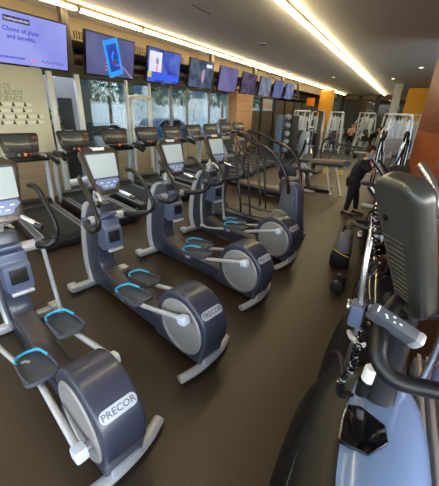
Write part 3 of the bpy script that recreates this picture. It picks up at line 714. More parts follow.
def make_climber():
    t = thing('cross_trainer', (0, 0, 0), '', 'cross trainer')
    OX, OY = .18, .5     # the numbers below were taken with the machine standing at (OX, OY)
    def p(x, y, z): return (x-OX, y-OY, z)
    # glossy front hood
    loft([(-.02, .60, .02, .31, .64), (-.02, .60, .10, .34, .68), (-.02, .60, .35, .345, .69), (-.02, .60, .52, .33, .67), (-.01, .61, .66, .285, .59), (0, .62, .75, .21, .46), (0, .62, .79, .10, .3)], 'front_hood', 'hood_black', t)
    hc = loft([(.05, .60, .45, .245, .60), (.05, .60, .60, .235, .58), (.05, .61, .72, .205, .52), (.05, .62, .79, .155, .43), (.05, .62, .825, .10, .32), (.05, .62, .835, .04, .18)], 'hood_cover', 'hood_sky_tint', t)
    MB().tube([(-.262, .10, .58), (-.262, .30, .668), (-.258, .62, .695), (-.262, .92, .665), (-.262, 1.12, .58)], .003, 6, 4).build('hood_seam', 'grey_plastic', t)
    # dark recess on the hood
    rc = MB().prism([(-.085, -.10), (.03, -.115), (.10, -.02), (.085, .06), (-.02, .115), (-.085, .10)], 0, .03, .008, axis='z').xf(Matrix.Translation((-.03, .60, .812)) @ Matrix.Rotation(R(-4), 4, 'Y')).build('hood_recess', 'black_gloss', hc)
    MB().tube([(-.115, .50, .84), (-.118, .60, .845), (-.110, .70, .84)], .004, 6).build('recess_rim', 'chrome', rc)
    # platform and rails behind the hood
    MB().box((.06, 1.55, .12), (.52, 1.2, .16), .03).build('base', 'black_plastic', t)
    for dx in (0, .06, .12): MB().box((.35+dx, 1.0, .33), (.03, 1.9, .03), .008).build('step_rail', 'silver_bright', t)
    MB().box((.42, 1.0, .16), (.2, 1.9, .30), .02).build('side_step', 'gym_grey', t)
    loft([(-.10, 1.55, .02, .20, .58), (-.10, 1.55, .30, .215, .60), (-.10, 1.55, .48, .19, .55), (-.10, 1.55, .56, .12, .40)], 'rear_cover', 'hood_black', t)
    for s_ in (-1, 1): MB().box((.04+s_*.15, 1.6, .30), (.16, .40, .05), .02).build('pedal', 'pedal', t)
    # mast
    MB().tube([p(.20, 1.30, .72), p(.20, 1.34, 1.0), p(.19, 1.32, 1.35)], lambda u: (.07-.02*u, .06-.02*u), 16, 4).build('mast', 'black_plastic', t)
    # console with vented back shell
    Q = Matrix.Translation(p(.135, 1.20, 1.655)) @ Matrix.Rotation(R(-50), 4, 'Z') @ Matrix.Rotation(R(24), 4, 'X')
    sh = MB().prism(rrect(.16, .215, .60, .07, 8), -.055, .025, .034, axis='y', seg=5).xf(Q).build('console', 'shroud', t)
    v = MB()
    for k in range(14):
        z = .07 - .023*k
        v.tube([(-.078+.002*k, -.053, z-.004), (-.035, -.056, z+.002), (.028-.001*k, -.054, z-.002)], (.0035, .004), 6, 3)
    v.xf(Q).build('vent_slots', 'shroud_vent', sh)
    MB().tube([(.05, -.045, .292), (.07, -.049, .24), (.077, -.049, .10), (.068, -.049, -.10), (.056, -.049, -.24), (.046, -.035, -.285)], .0022, 6, 4).xf(Q).build('shell_seam', 'shroud_seam', sh)
    MB().cyl((-.045, -.054, .15), .012, .01, 'y', 16).xf(Q).build('socket', 'black_gloss', sh)
    MB().prism(rrect(.12, .16, .40, .03), .023, .029, .002, axis='y').xf(Q).build('screen', 'screen_pale', sh)
    # keypad box on a stalk
    K = Matrix.Translation(p(.112, .955, 1.492)) @ Matrix.Rotation(R(23), 4, 'Y') @ Matrix.Rotation(R(28), 4, 'X')
    kb = MB().box((0, 0, 0), (.155, .045, .055), .015).xf(K).build('control_box', 'grey_plastic', t)
    MB().box((.082, 0, 0), (.03, .046, .056), .014).xf(K).build('box_tip', 'silver_bright', kb)
    m = MB()
    for k in range(3):
        m.box((-.035+.024*k, .010*(k % 2)-.004, .029), (.009, .004, .003))
        if k < 2: m.box((-.03+.024*k, -.010, .029), (.007, .004, .003))
    m.box((-.062, 0, .029), (.006, .022, .003)).xf(K).build('key_marks', 'white_mark', kb)
    MB().tube([p(.10, .97, 1.47), p(.14, 1.08, 1.42), p(.18, 1.22, 1.36)], .016, 8, 3).build('box_stalk', 'black_plastic', t)
    # fat black grip bar that wraps round the front
    MB().tube([p(.14, 1.25, 1.42), p(.095, 1.02, 1.46), p(.088, .92, 1.445), p(.10, .87, 1.405), p(.145, .85, 1.375), p(.21, .86, 1.37), p(.32, .89, 1.385), p(.44, 1.0, 1.43), p(.48, 1.25, 1.46)], .026, 14, 6).build('front_grip', 'grip', t)
    MB().tube([p(.10, 1.25, 1.42), p(.28, 1.32, 1.36), p(.48, 1.25, 1.46)], .022, 10, 4).build('cross_tube', 'black_plastic', t)
    # side pod with a purple line
    pod = MB().ball(p(.36, .98, 1.45), (.075, .09, .055), 20).build('side_pod', 'black_gloss', t)
    MB().tube([tuple(Vector(p(.36, .98, 1.44)) + Vector((.078*math.cos(a), .093*math.sin(a), -.01))) for a in [2*math.pi*k/24 for k in range(24)]], .006, 6, closed=True).build('pod_trim', 'purple', pod)
    MB().tube([p(.30, .98, 1.52), p(.31, .95, 1.535), p(.40, .95, 1.55), p(.42, 1.02, 1.55)], .011, 8, 3).build('pod_hoop', 'silver', pod)
    # uprights, handlebars
    MB().tube([p(.03, 1.62, .70), p(.03, 1.60, 1.0), p(-.005, 1.62, 1.35), p(-.02, 1.75, 1.60), p(-.02, 1.95, 1.66)], .016, 12, 5).build('left_handlebar', 'chrome', t)
    MB().tube([p(.40, 1.62, .70), p(.41, 1.60, 1.0), p(.36, 1.52, 1.35), p(.27, 1.55, 1.62), p(.19, 1.6, 1.80), p(.12, 1.75, 1.88)], .02, 12, 5).build('right_handlebar', 'chrome', t)
    MB().tube([p(.46, 1.62, .80), p(.44, 1.50, 1.3), p(.34, 1.52, 1.60), p(.26, 1.6, 1.80), p(.20, 1.78, 1.90)], .024, 12, 5).build('right_handlebar', 'slate_light', t)
    MB().tube([p(.0, 1.55, .98), p(.02, 1.45, 1.02), p(.08, 1.40, 1.04)], .014, 10, 3).build('cross_link', 'silver', t)
    MB().box(p(.01, 1.60, 1.08), (.07, .10, .14), .02).build('link_cover', 'slate_light', t)
    MB().tube([p(-.06, 1.75, .62), p(-.06, 1.62, .74), p(-.01, 1.50, .83), p(.03, 1.36, .80)], .013, 10, 4).build('cable_guide', 'black_plastic', t)
    # coiled cord
    for cp, n_ in (([p(.055, 1.25, 1.27), p(.045, 1.25, 1.12), p(.05, 1.25, 1.0), p(.02, 1.25, .90), p(.03, 1.22, .85), p(.07, 1.23, .87)], 42), ([p(-.02, 1.5, 1.72), p(.0, 1.5, 1.6), p(.045, 1.5, 1.44)], 40)):
        pts = []
        for i, q in enumerate(smooth_path(cp, n_)):
            a_ = i*.9; pts.append(q + Vector((.014*math.cos(a_), .014*math.sin(a_)*.7, .004*math.sin(a_))))
        MB().tube(pts, .0055, 5).build('coiled_cord', 'black_gloss', t)
    # cup ring
    MB().lathe([(.042, 0), (.045, .10), (.040, .10), (.037, .01), (0, .01)], p(.135, 1.33, .79), 20).build('bottle_cup', 'black_plastic', t)
    return t
cl = make_climber()
cl.location = (.18, .5, 0); cl['label'] = 'large cross trainer at the lower right with a ribbed grey console back'
def make_stepper():
    t = thing('step_machine', (0, 0, 0), '', 'step machine')
    loft([(0, .5, .02, .27, .52), (0, .5, .12, .29, .55), (0, .5, .40, .28, .53), (0, .52, .58, .23, .44), (0, .54, .68, .14, .28)], 'hood', 'black_gloss', t)
    MB().tube([(0, .62, .62), (.02, .70, .95), (.03, .72, 1.18)], .045, 12, 3).build('mast', 'black_plastic', t)
    c = MB().prism(rrect(.22, .30, .26, .05), -.03, .03, .012, axis='y').xf(Matrix.Translation((.05, .70, 1.24)) @ Matrix.Rotation(R(20), 4, 'X')).build('console', 'shroud', t)
    MB().prism(rrect(.16, .23, .16, .02), .029, .035, .002, axis='y').xf(Matrix.Translation((.05, .70, 1.24)) @ Matrix.Rotation(R(20), 4, 'X')).build('screen', 'screen_dark', c)
    for k in (0, 1): MB().tube([(-.38+.10*k, .55+.06*k, 1.44-.01*k), (-.22+.10*k, .56+.06*k, 1.27-.01*k), (-.06+.08*k, .60, 1.08)], (.020, .034), 8, 3).build('guard_arm', 'black_plastic', t)
    MB().tube([(-.36, .53, 1.445), (-.20, .535, 1.275), (-.05, .57, 1.09)], .011, 8, 3).build('arm_edge', 'silver_bright', t)
    MB().tube([(0, .66, 1.0), (-.20, .50, 1.03), (-.40, .52, 1.04), (-.44, .66, 1.03), (-.30, .78, 1.0), (0, .74, .97)], .022, 10, 4).build('waist_rail', 'black_plastic', t)
    MB().box((0, 1.35, .10), (.5, .9, .14), .03).build('base', 'grey_plastic', t)
    for s_ in (-1, 1): MB().box((s_*.13, 1.35, .27), (.16, .38, .05), .02).build('pedal', 'pedal', t)
    MB().cyl((-.28, .25, .25), .07, .05, 'x', 24, .01).build('side_wheel', 'chrome', t)
    return t
sp_ = make_stepper()
for i, (x, y, l) in enumerate(((.22, 2.75, 'low black step machine directly behind the large cross trainer'), (.06, 4.95, 'black step machine with a waist rail, beside the stooping person'))):
    o = sp_ if i == 0 else copy_tree(sp_)
    o.location = (x, y, 0); o['label'] = l; o['group'] = 'step machines right of the aisle'
for i, (x, y, l) in enumerate(((-.10, 8.9, 'silver armed motion trainer beyond the stooping person'),)):
    o = copy_tree(amt); o.location = (x, y, 0); o.rotation_euler = (0, 0, R(90)); o['label'] = l
bt = thing('spray_bottle', (.135, 1.33, .802), 'white-capped bottle standing in the cup by the black coiled cord', 'bottle')
MB().lathe([(.030, 0), (.032, .01), (.032, .09), (.022, .11)], seg=20).build('body', 'black_plastic', bt)
MB().lathe([(.030, .10), (.035, .105), (.031, .175), (.026, .18)], seg=20).build('cap', 'sticker', bt)
bg = thing('sports_bag', (-.36, 4.5, 0), 'grey and black bag with a yellow line, standing beside the aisle', 'bag')
MB().box((0, 0, .30), (.24, .36, .46), .09, taper=(.75, .8), seg=4).build('body', 'bag_grey', bg)
MB().box((-.01, -.03, .12), (.26, .36, .24), .06, seg=3).build('base_panel', 'black_rubber', bg)
MB().tube([(-.12, -.20, .30), (.0, -.222, .25), (.12, -.20, .21)], .006, 6, 3).build('yellow_piping', 'yellow', bg)
MB().tube([(-.05, -.05, .50), (-.04, 0, .60), (-.02, .06, .50)], .012, 8, 4).build('carry_handle', 'black_rubber', bg)
rl = thing('hand_weight', (-.27, 3.72, 0), 'small black dumbbell on the floor below the bag', 'dumbbell')
MB().cyl((0, 0, .085), .018, .2, 'y', 14).build('handle', 'chrome', rl)
for s_ in (-1, 1): MB().cyl((0, s_*.11, .085), .085, .07, 'y', 28, .012).build('weight_head', 'black_plastic', rl)

# ------------------------------------------------------------------ people
def skin_mesh(name, verts, edges, radii, m, parent, root=0, sub=2, extra=None):
    me = bpy.data.meshes.new(name); me.from_pydata([Vector(v) for v in verts], edges, []); me.update()
    o = bpy.data.objects.new(name, me); COL.objects.link(o)
    sk = o.modifiers.new('skin', 'SKIN'); sk.use_smooth_shade = True
    for i, r_ in enumerate(radii):
        d = me.skin_vertices[0].data[i]; d.radius = r_ if isinstance(r_, tuple) else (r_, r_); d.use_root = (i == root)
    ss = o.modifiers.new('sub', 'SUBSURF'); ss.levels = sub; ss.render_levels = sub
    dg = bpy.context.evaluated_depsgraph_get(); dg.update()
    nm = bpy.data.meshes.new_from_object(o.evaluated_get(dg)); bpy.data.objects.remove(o)
    b = MB(); b.bm.from_mesh(nm); bpy.data.meshes.remove(nm)
    if extra: extra(b)
    return b.build(name, m, parent)

def make_person(loc, label, J, hair=True, mask=False, top='tee', bottom='trousers', face=(1, 0, 0), up=(0, 0, 1)):
    """J holds joint positions relative to loc"""
    t = thing('person', loc, label, 'person')
    V = {k: Vector(v) for k, v in J.items()}
    order = ['pelvis', 'belly', 'chest', 'neck', 'head0', 'shl', 'ell', 'wrl', 'shr', 'elr', 'wrr', 'hil', 'knl', 'anl', 'tol', 'hir', 'knr', 'anr', 'tor']
    V['head0'] = V['neck'] + (V['head'] - V['neck'])*.5
    rad = dict(pelvis=(.125, .10), belly=(.115, .09), chest=(.13, .10), neck=.05, head0=.048, shl=.055, shr=.055, ell=.038, elr=.038, wrl=.026, wrr=.026, hil=.085, hir=.085, knl=.055, knr=.055, anl=.038, anr=.038, tol=.03, tor=.03)
    E_ = [('pelvis', 'belly'), ('belly', 'chest'), ('chest', 'neck'), ('neck', 'head0'), ('chest', 'shl'), ('shl', 'ell'), ('ell', 'wrl'), ('chest', 'shr'), ('shr', 'elr'), ('elr', 'wrr'), ('pelvis', 'hil'), ('hil', 'knl'), ('knl', 'anl'), ('anl', 'tol'), ('pelvis', 'hir'), ('hir', 'knr'), ('knr', 'anr'), ('anr', 'tor')]
    f = Vector(face).normalized(); u = Vector(up).normalized(); u = (u - f*u.dot(f)).normalized(); s = u.cross(f)   # s = the person's left
    HM = Matrix(((f.x, s.x, u.x, V['head'].x), (f.y, s.y, u.y, V['head'].y), (f.z, s.z, u.z, V['head'].z), (0, 0, 0, 1)))
    def ext(b):
        h = MB().ball((0, 0, 0.01), (.092, .074, .112), 24).ball((.018, 0, -.055), (.066, .054, .062), 18)
        h.prism([(.075, .02), (.108, -.022), (.08, -.03)], -.013, .013, .004)
        for q in (-1, 1): h.ball((-.005, q*.075, -.01), (.02, .01, .03), 10)
        h.xf(HM); me = bpy.data.meshes.new('h'); h.bm.to_mesh(me); h.bm.free(); b.bm.from_mesh(me); bpy.data.meshes.remove(me)
        for w, e in (('wrl', 'ell'), ('wrr', 'elr')):
            d = (V[w]-V[e]).normalized(); a = d.orthogonal().normalized(); c = d.cross(a)
            hh = MB().tube([V[w]-d*.01, V[w]+d*.03, V[w]+d*.085], lambda q: (.018, .034), 10, 3)
            for k in range(4):
                o_ = c*(.024 - .016*k); L = [.062, .072, .068, .05][k]
                hh.tube([V[w]+d*.075+o_, V[w]+d*(.08+L*.5)+o_+a*.006, V[w]+d*(.075+L)+o_+a*.026], lambda q: .0085-.002*q, 8, 2)
            hh.tube([V[w]+d*.02+c*.026, V[w]+d*.055+c*.052+a*.01, V[w]+d*.08+c*.054+a*.022], lambda q: .010-.002*q, 8, 2)
            me = bpy.data.meshes.new('h'); hh.bm.to_mesh(me); hh.bm.free(); b.bm.from_mesh(me); bpy.data.meshes.remove(me)
    skin_mesh('body', [V[k] for k in order], [(order.index(a), order.index(b)) for a, b in E_], [rad[k] for k in order], 'skin', t, 0, 2, ext)
    def sub(names, edges, rr, nm, mt, root=0): skin_mesh(nm, [V[k] for k in names], edges, rr, mt, t, root)
    V['slL'] = V['shl'] + (V['ell']-V['shl'])*.75; V['slR'] = V['shr'] + (V['elr']-V['shr'])*.75
    V['hem'] = V['pelvis'] - (V['belly']-V['pelvis'])*.35; V['nk'] = V['chest'] + (V['neck']-V['chest'])*.75
    sub(['hem', 'belly', 'chest', 'nk', 'shl', 'slL', 'shr', 'slR'], [(0, 1), (1, 2), (2, 3), (2, 4), (4, 5), (2, 6), (6, 7)], [(.18, .15), (.185, .155), (.19, .16), (.07, .07), .10, .072, .10, .072], 't_shirt', top)
    V['anL'] = V['anl'] + (V['knl']-V['anl'])*.08; V['anR'] = V['anr'] + (V['knr']-V['anr'])*.08
    sub(['pelvis', 'hil', 'knl', 'anL', 'hir', 'knr', 'anR'], [(0, 1), (1, 2), (2, 3), (0, 4), (4, 5), (5, 6)], [(.145, .12), .105, .075, .058, .105, .075, .058], 'trousers', bottom)
    for a_, b_ in (('anl', 'tol'), ('anr', 'tor')):
        d = (V[b_]-V[a_]); d.z = 0; d.normalize(); base = Vector((V[a_].x, V[a_].y, .0))
        MB().tube([base - d*.07 + Vector((0, 0, .045)), base + Vector((0, 0, .05)), base + d*.10 + Vector((0, 0, .04)), base + d*.17 + Vector((0, 0, .032))], lambda q: ((.043, .042) if q < .5 else (.032, .044)), 12, 4).build('shoe', 'shoe', t)
    h = MB().ball((-.014, 0, .036), (.098, .083, .105), 22)
    for v in list(h.bm.verts):
        if v.co.x > .035 and v.co.z < .075: v.co.x = .035 + (v.co.x-.035)*.2
        if v.co.z < -.03: v.co.z = -.03 + (v.co.z+.03)*.3
    for k in range(40):
        a_ = random.uniform(0, 6.28); e_ = random.uniform(.2, 1.4)
        q = Vector((-.014 + .095*math.cos(a_)*math.cos(e_), .08*math.sin(a_)*math.cos(e_), .036 + .103*math.sin(e_))); h.ball(q, random.uniform(.012, .02), 8)
    h.xf(HM).build('hair', 'hair', t)
    if mask:
        k = MB().ball((.055, 0, -.05), (.055, .060, .052), 20)
        for q in (-1, 1): k.tube([(.06, q*.058, -.03), (.02, q*.074, -.015), (-.01, q*.083, .0)], .003, 6)
        k.xf(HM).build('face_mask', 'mask', t)
    else: MB().ball((.082, 0, -.06), (.012, .022, .008), 10).xf(HM).build('mouth', 'lip', t)
    e = MB()
    for q in (-1, 1): e.ball((.083, q*.028, .012), (.010, .014, .008), 10)
    e.xf(HM).build('eyes', 'eye', t)
    e = MB()
    for q in (-1, 1): e.ball((.091, q*.028, .012), (.005, .006, .006), 8)
    e.xf(HM).build('pupils', 'iris', t)
    return t
make_person((-.60, 7.1, 0), 'person in dark t-shirt and trousers with a blue face mask, stooping over a machine', dict(
    pelvis=(-.03, .0, .80), belly=(.0, -.01, .93), chest=(.06, -.03, 1.10), neck=(.11, -.05, 1.23), head=(.15, -.07, 1.37),
    shl=(.03, .14, 1.16), ell=(.18, .22, .95), wrl=(.33, .14, 1.03), shr=(.10, -.20, 1.15), elr=(.30, -.25, .97), wrr=(.22, -.17, 1.15),
    hil=(-.05, .10, .74), knl=(.05, .16, .41), anl=(.10, .16, .07), tol=(.22, .12, .03), hir=(-.04, -.09, .74), knr=(-.05, -.06, .40), anr=(-.10, -.04, .07), tor=(.03, -.09, .03)), mask=True, face=(.85, -.5, -.35))
make_person((-1.3, 19.4, 0), 'person in black bending over a bench in front of the far white machines', dict(
    pelvis=(-.10, 0, .84), belly=(-.02, 0, .98), chest=(.10, 0, 1.14), neck=(.22, 0, 1.24), head=(.33, 0, 1.30),
    shl=(.12, .17, 1.17), ell=(.28, .20, .95), wrl=(.42, .14, .80), shr=(.12, -.17, 1.17), elr=(.28, -.20, .95), wrr=(.42, -.14, .80),
    hil=(-.10, .10, .78), knl=(-.04, .12, .43), anl=(-.14, .12, .07), tol=(-.02, .12, .03), hir=(-.10, -.10, .78), knr=(-.02, -.12, .43), anr=(-.05, -.12, .07), tor=(.07, -.12, .03)), top='pad_black', bottom='pad_black', face=(.8, -.2, -.6))
make_person((-3.0, 24.0, 0), 'person in a pinkish top and dark shorts sitting among the far white machines', dict(
    pelvis=(0, 0, .55), belly=(0, .02, .72), chest=(0, .0, .94), neck=(0, -.02, 1.12), head=(0, -.03, 1.28),
    shl=(.17, 0, 1.0), ell=(.22, -.18, .80), wrl=(.12, -.36, .75), shr=(-.17, 0, 1.0), elr=(-.22, -.18, .80), wrr=(-.12, -.36, .75),
    hil=(.09, -.03, .52), knl=(.14, -.40, .50), anl=(.14, -.42, .07), tol=(.14, -.54, .03), hir=(-.09, -.03, .52), knr=(-.14, -.40, .50), anr=(-.14, -.42, .07), tor=(-.14, -.54, .03)), top='pink', face=(0, -1, -.1))
st = thing('workout_bench', (-3.0, 24.05, 0), 'low black bench under the sitting person', 'bench')
MB().box((0, 0, .36), (.34, .5, .07), .02).build('seat', 'pad_black', st)
for s_ in (-1, 1): MB().box((0, s_*.2, .165), (.4, .05, .33), .01).build('leg', 'gym_grey', st)

# ------------------------------------------------------------------ strength equipment
def make_station(kind=0, main='gym_white'):
    """white frame machine about 2.1 m tall; front (seat) towards -y"""
    t = thing('weight_machine', (0, 0, 0), '', 'weight machine')
    for s_ in (-1, 1):
        MB().tube([(s_*.42, .45, .03), (s_*.40, .40, 1.0), (s_*.34, .25, 1.95), (s_*.28, .05, 2.08)], .046, 8, 4).build('upright', main, t)
        MB().box((s_*.42, -.05, .035), (.08, 1.2, .06), .015).build('base_rail', main, t)
        MB().tube([(s_*.42, -.5, .05), (s_*.38, -.2, .9), (s_*.30, .15, 1.9)], .038, 8, 2).build('front_strut', main, t)
    MB().tube([(-.30, .08, 2.08), (.30, .08, 2.08)], .035, 8).build('top_bar', main, t)
    MB().tube([(-.40, .40, 1.0), (.40, .40, 1.0)], .03, 8).build('cross_bar', main, t)
    MB().tube([(-.42, .5, .06), (.42, .5, .06)], .03, 8).build('cross_bar', main, t)
    m = MB()
    for k in range(14): m.box((0, .40, .16+.05*k), (.26, .11, .044), .004)
    m.build('weight_stack', 'wstack', t)
    MB().box((0, .49, .95), (.40, .05, 1.7), .015).box((-.19, .42, .95), (.03, .16, 1.7), .01).box((.19, .42, .95), (.03, .16, 1.7), .01).build('stack_cover', main, t)
    for s_ in (-1, 1): MB().tube([(s_*.09, .40, .1), (s_*.09, .36, 1.95)], .012, 8).build('guide_rod', 'chrome', t)
    if kind != 2:
        MB().box((0, -.18, .47), (.32, .36, .08), .03).build('seat', 'pad_black', t)
        MB().box((0, .05, .82), (.30, .09, .62), .03, rot=(-10, 0, 0)).build('back_pad', 'pad_black', t)
        MB().box((0, -.05, .23), (.08, .5, .40), .01).build('seat_post', main, t)
    if kind != 1:
        for s_ in (-1, 1): MB().tube([(s_*.15, .25, 1.75), (s_*.34, -.05, 1.55), (s_*.40, -.30, 1.25), (s_*.36, -.42, 1.0)], .026, 8, 4).build('press_arm', main, t)
    else:
        for s_ in (-1, 1): MB().tube([(s_*.2, .1, 1.1), (s_*.48, -.1, 1.2), (s_*.50, -.34, 1.1)], .026, 8, 3).ball((s_*.50, -.38, 1.05), (.05, .05, .12), 10).build('press_arm', 'gym_grey', t)
    return t
sta = [make_station(0), make_station(1), make_station(2)]
used = [False]*3
spots = [(-4.7, 17.4, 12, 0, 'white frame weight machine just right of the medicine ball rack'),
         (-4.55, 20.0, 10, 2, 'white frame weight machine, second to the right of the ball rack'),
         (-3.3, 19.0, 8, 1, 'white weight machine directly right of the dark cable column'),
         (-3.9, 22.6, 15, 0, 'white weight machine left of the sitting person in the far group'),
         (-2.75, 26.4, -18, 2, 'leaning white frame machine behind the sitting person'),
         (-2.0, 22.4, -18, 0, 'leaning white frame machine left of the person in black'),
         (-.85, 23.6, -5, 1, 'white weight machine right behind the person in black'),
         (.35, 19.3, -15, 2, 'tall pale rack frame below the yellow wall'),
         (-.38, 17.6, -10, 0, 'tall pale machine in front of the grey pillar'),
         (-.12, 15.2, -15, 1, 'pale machine right beside the edge of the wooden panel'),
         (-.16, 13.2, -12, 2, 'pale frame machine directly beyond the silver armed trainer'),
         (-5.9, 20.8, 10, 1, 'white machine behind the ball rack, near the windows')]
for (x, y, rz, k, l) in spots:
    if used[k]: o = copy_tree(sta[k])
    else: o = sta[k]; used[k] = True
    o.location = (x, y, 0); o.rotation_euler = (0, 0, R(rz)); o['label'] = l; o['group'] = 'white strength machines across the far floor'

# ball rack
rk = thing('ball_rack', (-4.62, 14.2, 0), 'tall blue grey rack holding a column of medicine balls', 'rack')
MB().box((-.22, 0, .95), (.30, .40, 1.9), .02).build('side_panel', 'gym_blue', rk)
MB().box((.34, .12, .95), (.46, .12, 1.85), .02).build('back_panel', 'frame_dark', rk)
for k in range(5): MB().box((.14, -.02, .30+.34*k), (.34, .34, .03), .008).build('shelf', 'frame_dark', rk)
mb_ = None
for k in range(5):
    if mb_ is None:
        mb_ = thing('medicine_ball', (0, 0, 0), '', 'ball', group='medicine balls in the blue grey rack')
        MB().ball((0, 0, .14), .14, 20).build('ball', 'ball_grey', mb_)
        MB().tube([(.1405*math.cos(2*math.pi*j/24), 0, .14+.1405*math.sin(2*math.pi*j/24)) for j in range(24)], .004, 5, closed=True).build('seam', 'frame_dark', mb_); o = mb_
    else: o = copy_tree(mb_)
    o.location = (-4.48, 14.17, .315+.34*k); o['label'] = ['grey medicine ball on the lowest shelf of the rack', 'grey medicine ball on the second shelf from the bottom of the rack', 'grey medicine ball on the middle shelf of the rack', 'grey medicine ball on the second shelf from the top of the rack', 'grey medicine ball on the top shelf of the rack'][k]

# dark cable column
cc = thing('cable_column', (-2.62, 12.0, 0), 'slim dark cable column standing between the white machines', 'cable machine')
MB().box((0, 0, 1.05), (.13, .16, 2.1), .015).build('post', 'black_plastic', cc)
MB().box((0, -.1, .04), (.6, .8, .07), .02).build('base', 'black_plastic', cc)
MB().tube([(-.02, -.05, 2.08), (-.2, -.1, 2.12), (-.36, -.14, 2.05)], .025, 8, 3).build('top_arm', 'black_plastic', cc)
MB().cyl((-.34, -.14, 2.02), .06, .03, 'y', 18).build('pulley', 'gym_grey', cc)
MB().tube([(-.34, -.14, 1.98), (-.30, -.16, 1.2)], .006, 6).build('cable', 'wstack', cc)
MB().tube([(-.40, -.18, 1.2), (-.20, -.14, 1.2)], .015, 8).build('pull_bar', 'chrome', cc)

# grey seated machine with angled back
gs = thing('seated_machine', (-2.75, 10.6, 0), 'grey seated exercise machine with a tall oval back pad and silver legs', 'weight machine')
MB().ball((0, .0, 1.08), (.17, .09, .42), 20).xf(Matrix.Rotation(R(0), 4, 'X')).build('back_pad', 'gym_grey', gs)
MB().box((.12, -.18, .58), (.36, .36, .09), .03).build('seat', 'pad_black', gs)
for a_ in ((-.25, -.45), (.35, -.5), (-.3, .35), (.35, .35)): MB().tube([(.05, -.08, .56), (a_[0], a_[1], .03)], .03, 8).build('leg', 'silver', gs)
MB().tube([(.0, .06, 1.4), (.22, -.05, 1.62), (.36, -.3, 1.5)], .022, 8, 3).build('arm', 'chrome', gs)
MB().tube([(-.02, .08, .60), (.0, .11, 1.0)], .035, 8).build('back_post', 'silver', gs)

# bench machine with two silver legs
lm = thing('leg_curl_machine', (-1.5, 9.1, 0), 'black padded leg machine on two slanted silver legs beside the aisle', 'weight machine')
MB().box((-.12, .15, .80), (.95, .26, .10), .035, rot=(0, -4, -8)).build('bench_pad', 'pad_tan', lm)
MB().box((-.10, .16, .71), (.80, .20, .08), .02).build('bench_frame', 'black_plastic', lm)
MB().cyl((.42, .10, .80), .065, .30, 'y', 20, .015).build('roller_pad', 'pad_black', lm)
MB().cyl((.42, -.055, .80), .05, .02, 'y', 18).build('roller_cap', 'gym_blue', lm)
for x0 in (.05, .32): MB().tube([(x0-.18, .05, .66), (x0+.12, -.40, .03)], (.035, .022), 8).box((x0+.12, -.40, .02), (.10, .08, .035), .01).build('leg', 'silver', lm)
MB().tube([(-.45, .20, .70), (-.62, -.1, .35), (-.45, -.3, .06)], .035, 8, 3).build('rear_strut', 'black_plastic', lm)
MB().box((-.25, .05, .06), (.7, .6, .07), .02).build('base', 'black_plastic', lm)
for x0 in (-.10, .26): MB().box((x0, .02, .55), (.16, .10, .12), .015).build('weight_marker', 'yellow', lm)
MB().tube([(-.35, .20, .85), (-.38, .25, 1.25), (-.20, .2, 1.42), (.10, .05, 1.30)], .024, 8, 4).build('lever', 'black_plastic', lm)
MB().tube([(-.15, .25, .85), (.05, .35, 1.25), (.40, .30, 1.15), (.55, .22, 1.02)], .022, 8, 4).build('lever', 'black_plastic', lm)
MB().ball((.55, .22, 1.0), (.07, .05, .07), 12).build('lever_grip', 'black_rubber', lm)
fr = thing('rowing_frame', (-2.35, 8.9, 0), 'low black framed exercise machine behind the arched metal arms', 'exercise machine')
MB().tube([(-.4, -.3, .05), (-.3, 0, .6), (0, .1, 1.0), (.1, .0, 1.35)], .035, 8, 4).build('mast', 'black_plastic', fr)
MB().tube([(.5, -.3, .05), (.2, 0, .5), (-.3, .05, .58)], .035, 8, 4).build('beam', 'black_plastic', fr)
MB().box((.25, -.05, .56), (.36, .26, .08), .03).build('seat', 'pad_black', fr)
MB().tube([(.1, -.02, 1.3), (.3, -.2, 1.2), (.38, -.35, 1.05)], .02, 8, 3).build('handle', 'chrome', fr)
MB().cyl((-.28, -.06, .38), .27, .08, 'y', 32, .015).build('flywheel', 'black_plastic', fr)
MB().box((.05, -.3, .035), (1.1, .10, .06), .015).build('foot', 'silver', fr)
tq = thing('rower', (-2.9, 7.6, 0), 'low grey exercise machine with a long deck, behind the arched metal arms', 'exercise machine')
MB().box((0, 0, .16), (1.9, .5, .14), .04, rot=(0, 0, -13)).build('deck', 'black_plastic', tq)
MB().box((.78, -.18, .34), (.34, .46, .5), .08, rot=(0, 0, -13)).build('motor_cover', 'grey_plastic', tq)
MB().box((-.05, .01, .245), (1.3, .3, .03), .01, rot=(0, 0, -13)).build('belt', 'pad_tan', tq)
for y0 in (-.22, .22): MB().tube([(-.75, y0+.17, .2), (-.78, y0+.18, .8), (-.62, y0+.14, 1.15), (-.3, y0+.07, 1.1)], .022, 8, 4).build('hand_rail', 'arm_metal', tq)
MB().box((-.74, .17, 1.2), (.05, .34, .24), .02, rot=(0, -18, -13)).build('console', 'console_dark', tq)
# benches with dumbbells by the person in black
wb = thing('flat_bench', (-1.75, 18.3, 0), 'white framed bench with dark round plates in front of the person in black', 'bench')
MB().box((.1, 0, .42), (1.1, .30, .07), .025).build('pad', 'pad_black', wb)
for x0 in (-.35, .5): MB().tube([(x0, -.2, .03), (x0, 0, .4), (x0, .2, .03)], .028, 8).build('leg', 'gym_white', wb)
MB().tube([(-.5, -.1, .18), (.6, -.1, .18)], .03, 8).build('rail', 'gym_white', wb)
for y0 in (-.22, .16): MB().cyl((-.5, y0, .17), .17, .05, 'y', 26, .01).build('plate', 'black_plastic', wb)
MB().tube([(-.3, 0, .4), (-.2, .0, .9), (.1, 0, 1.05)], .028, 8, 3).build('arm', 'gym_white', wb)
db = thing('dumbbell', (-1.35, 16.4, 0), 'dumbbell lying alone on the open dark floor', 'dumbbell')
MB().cyl((0, 0, .07), .016, .3, 'x', 12).build('handle', 'chrome', db)
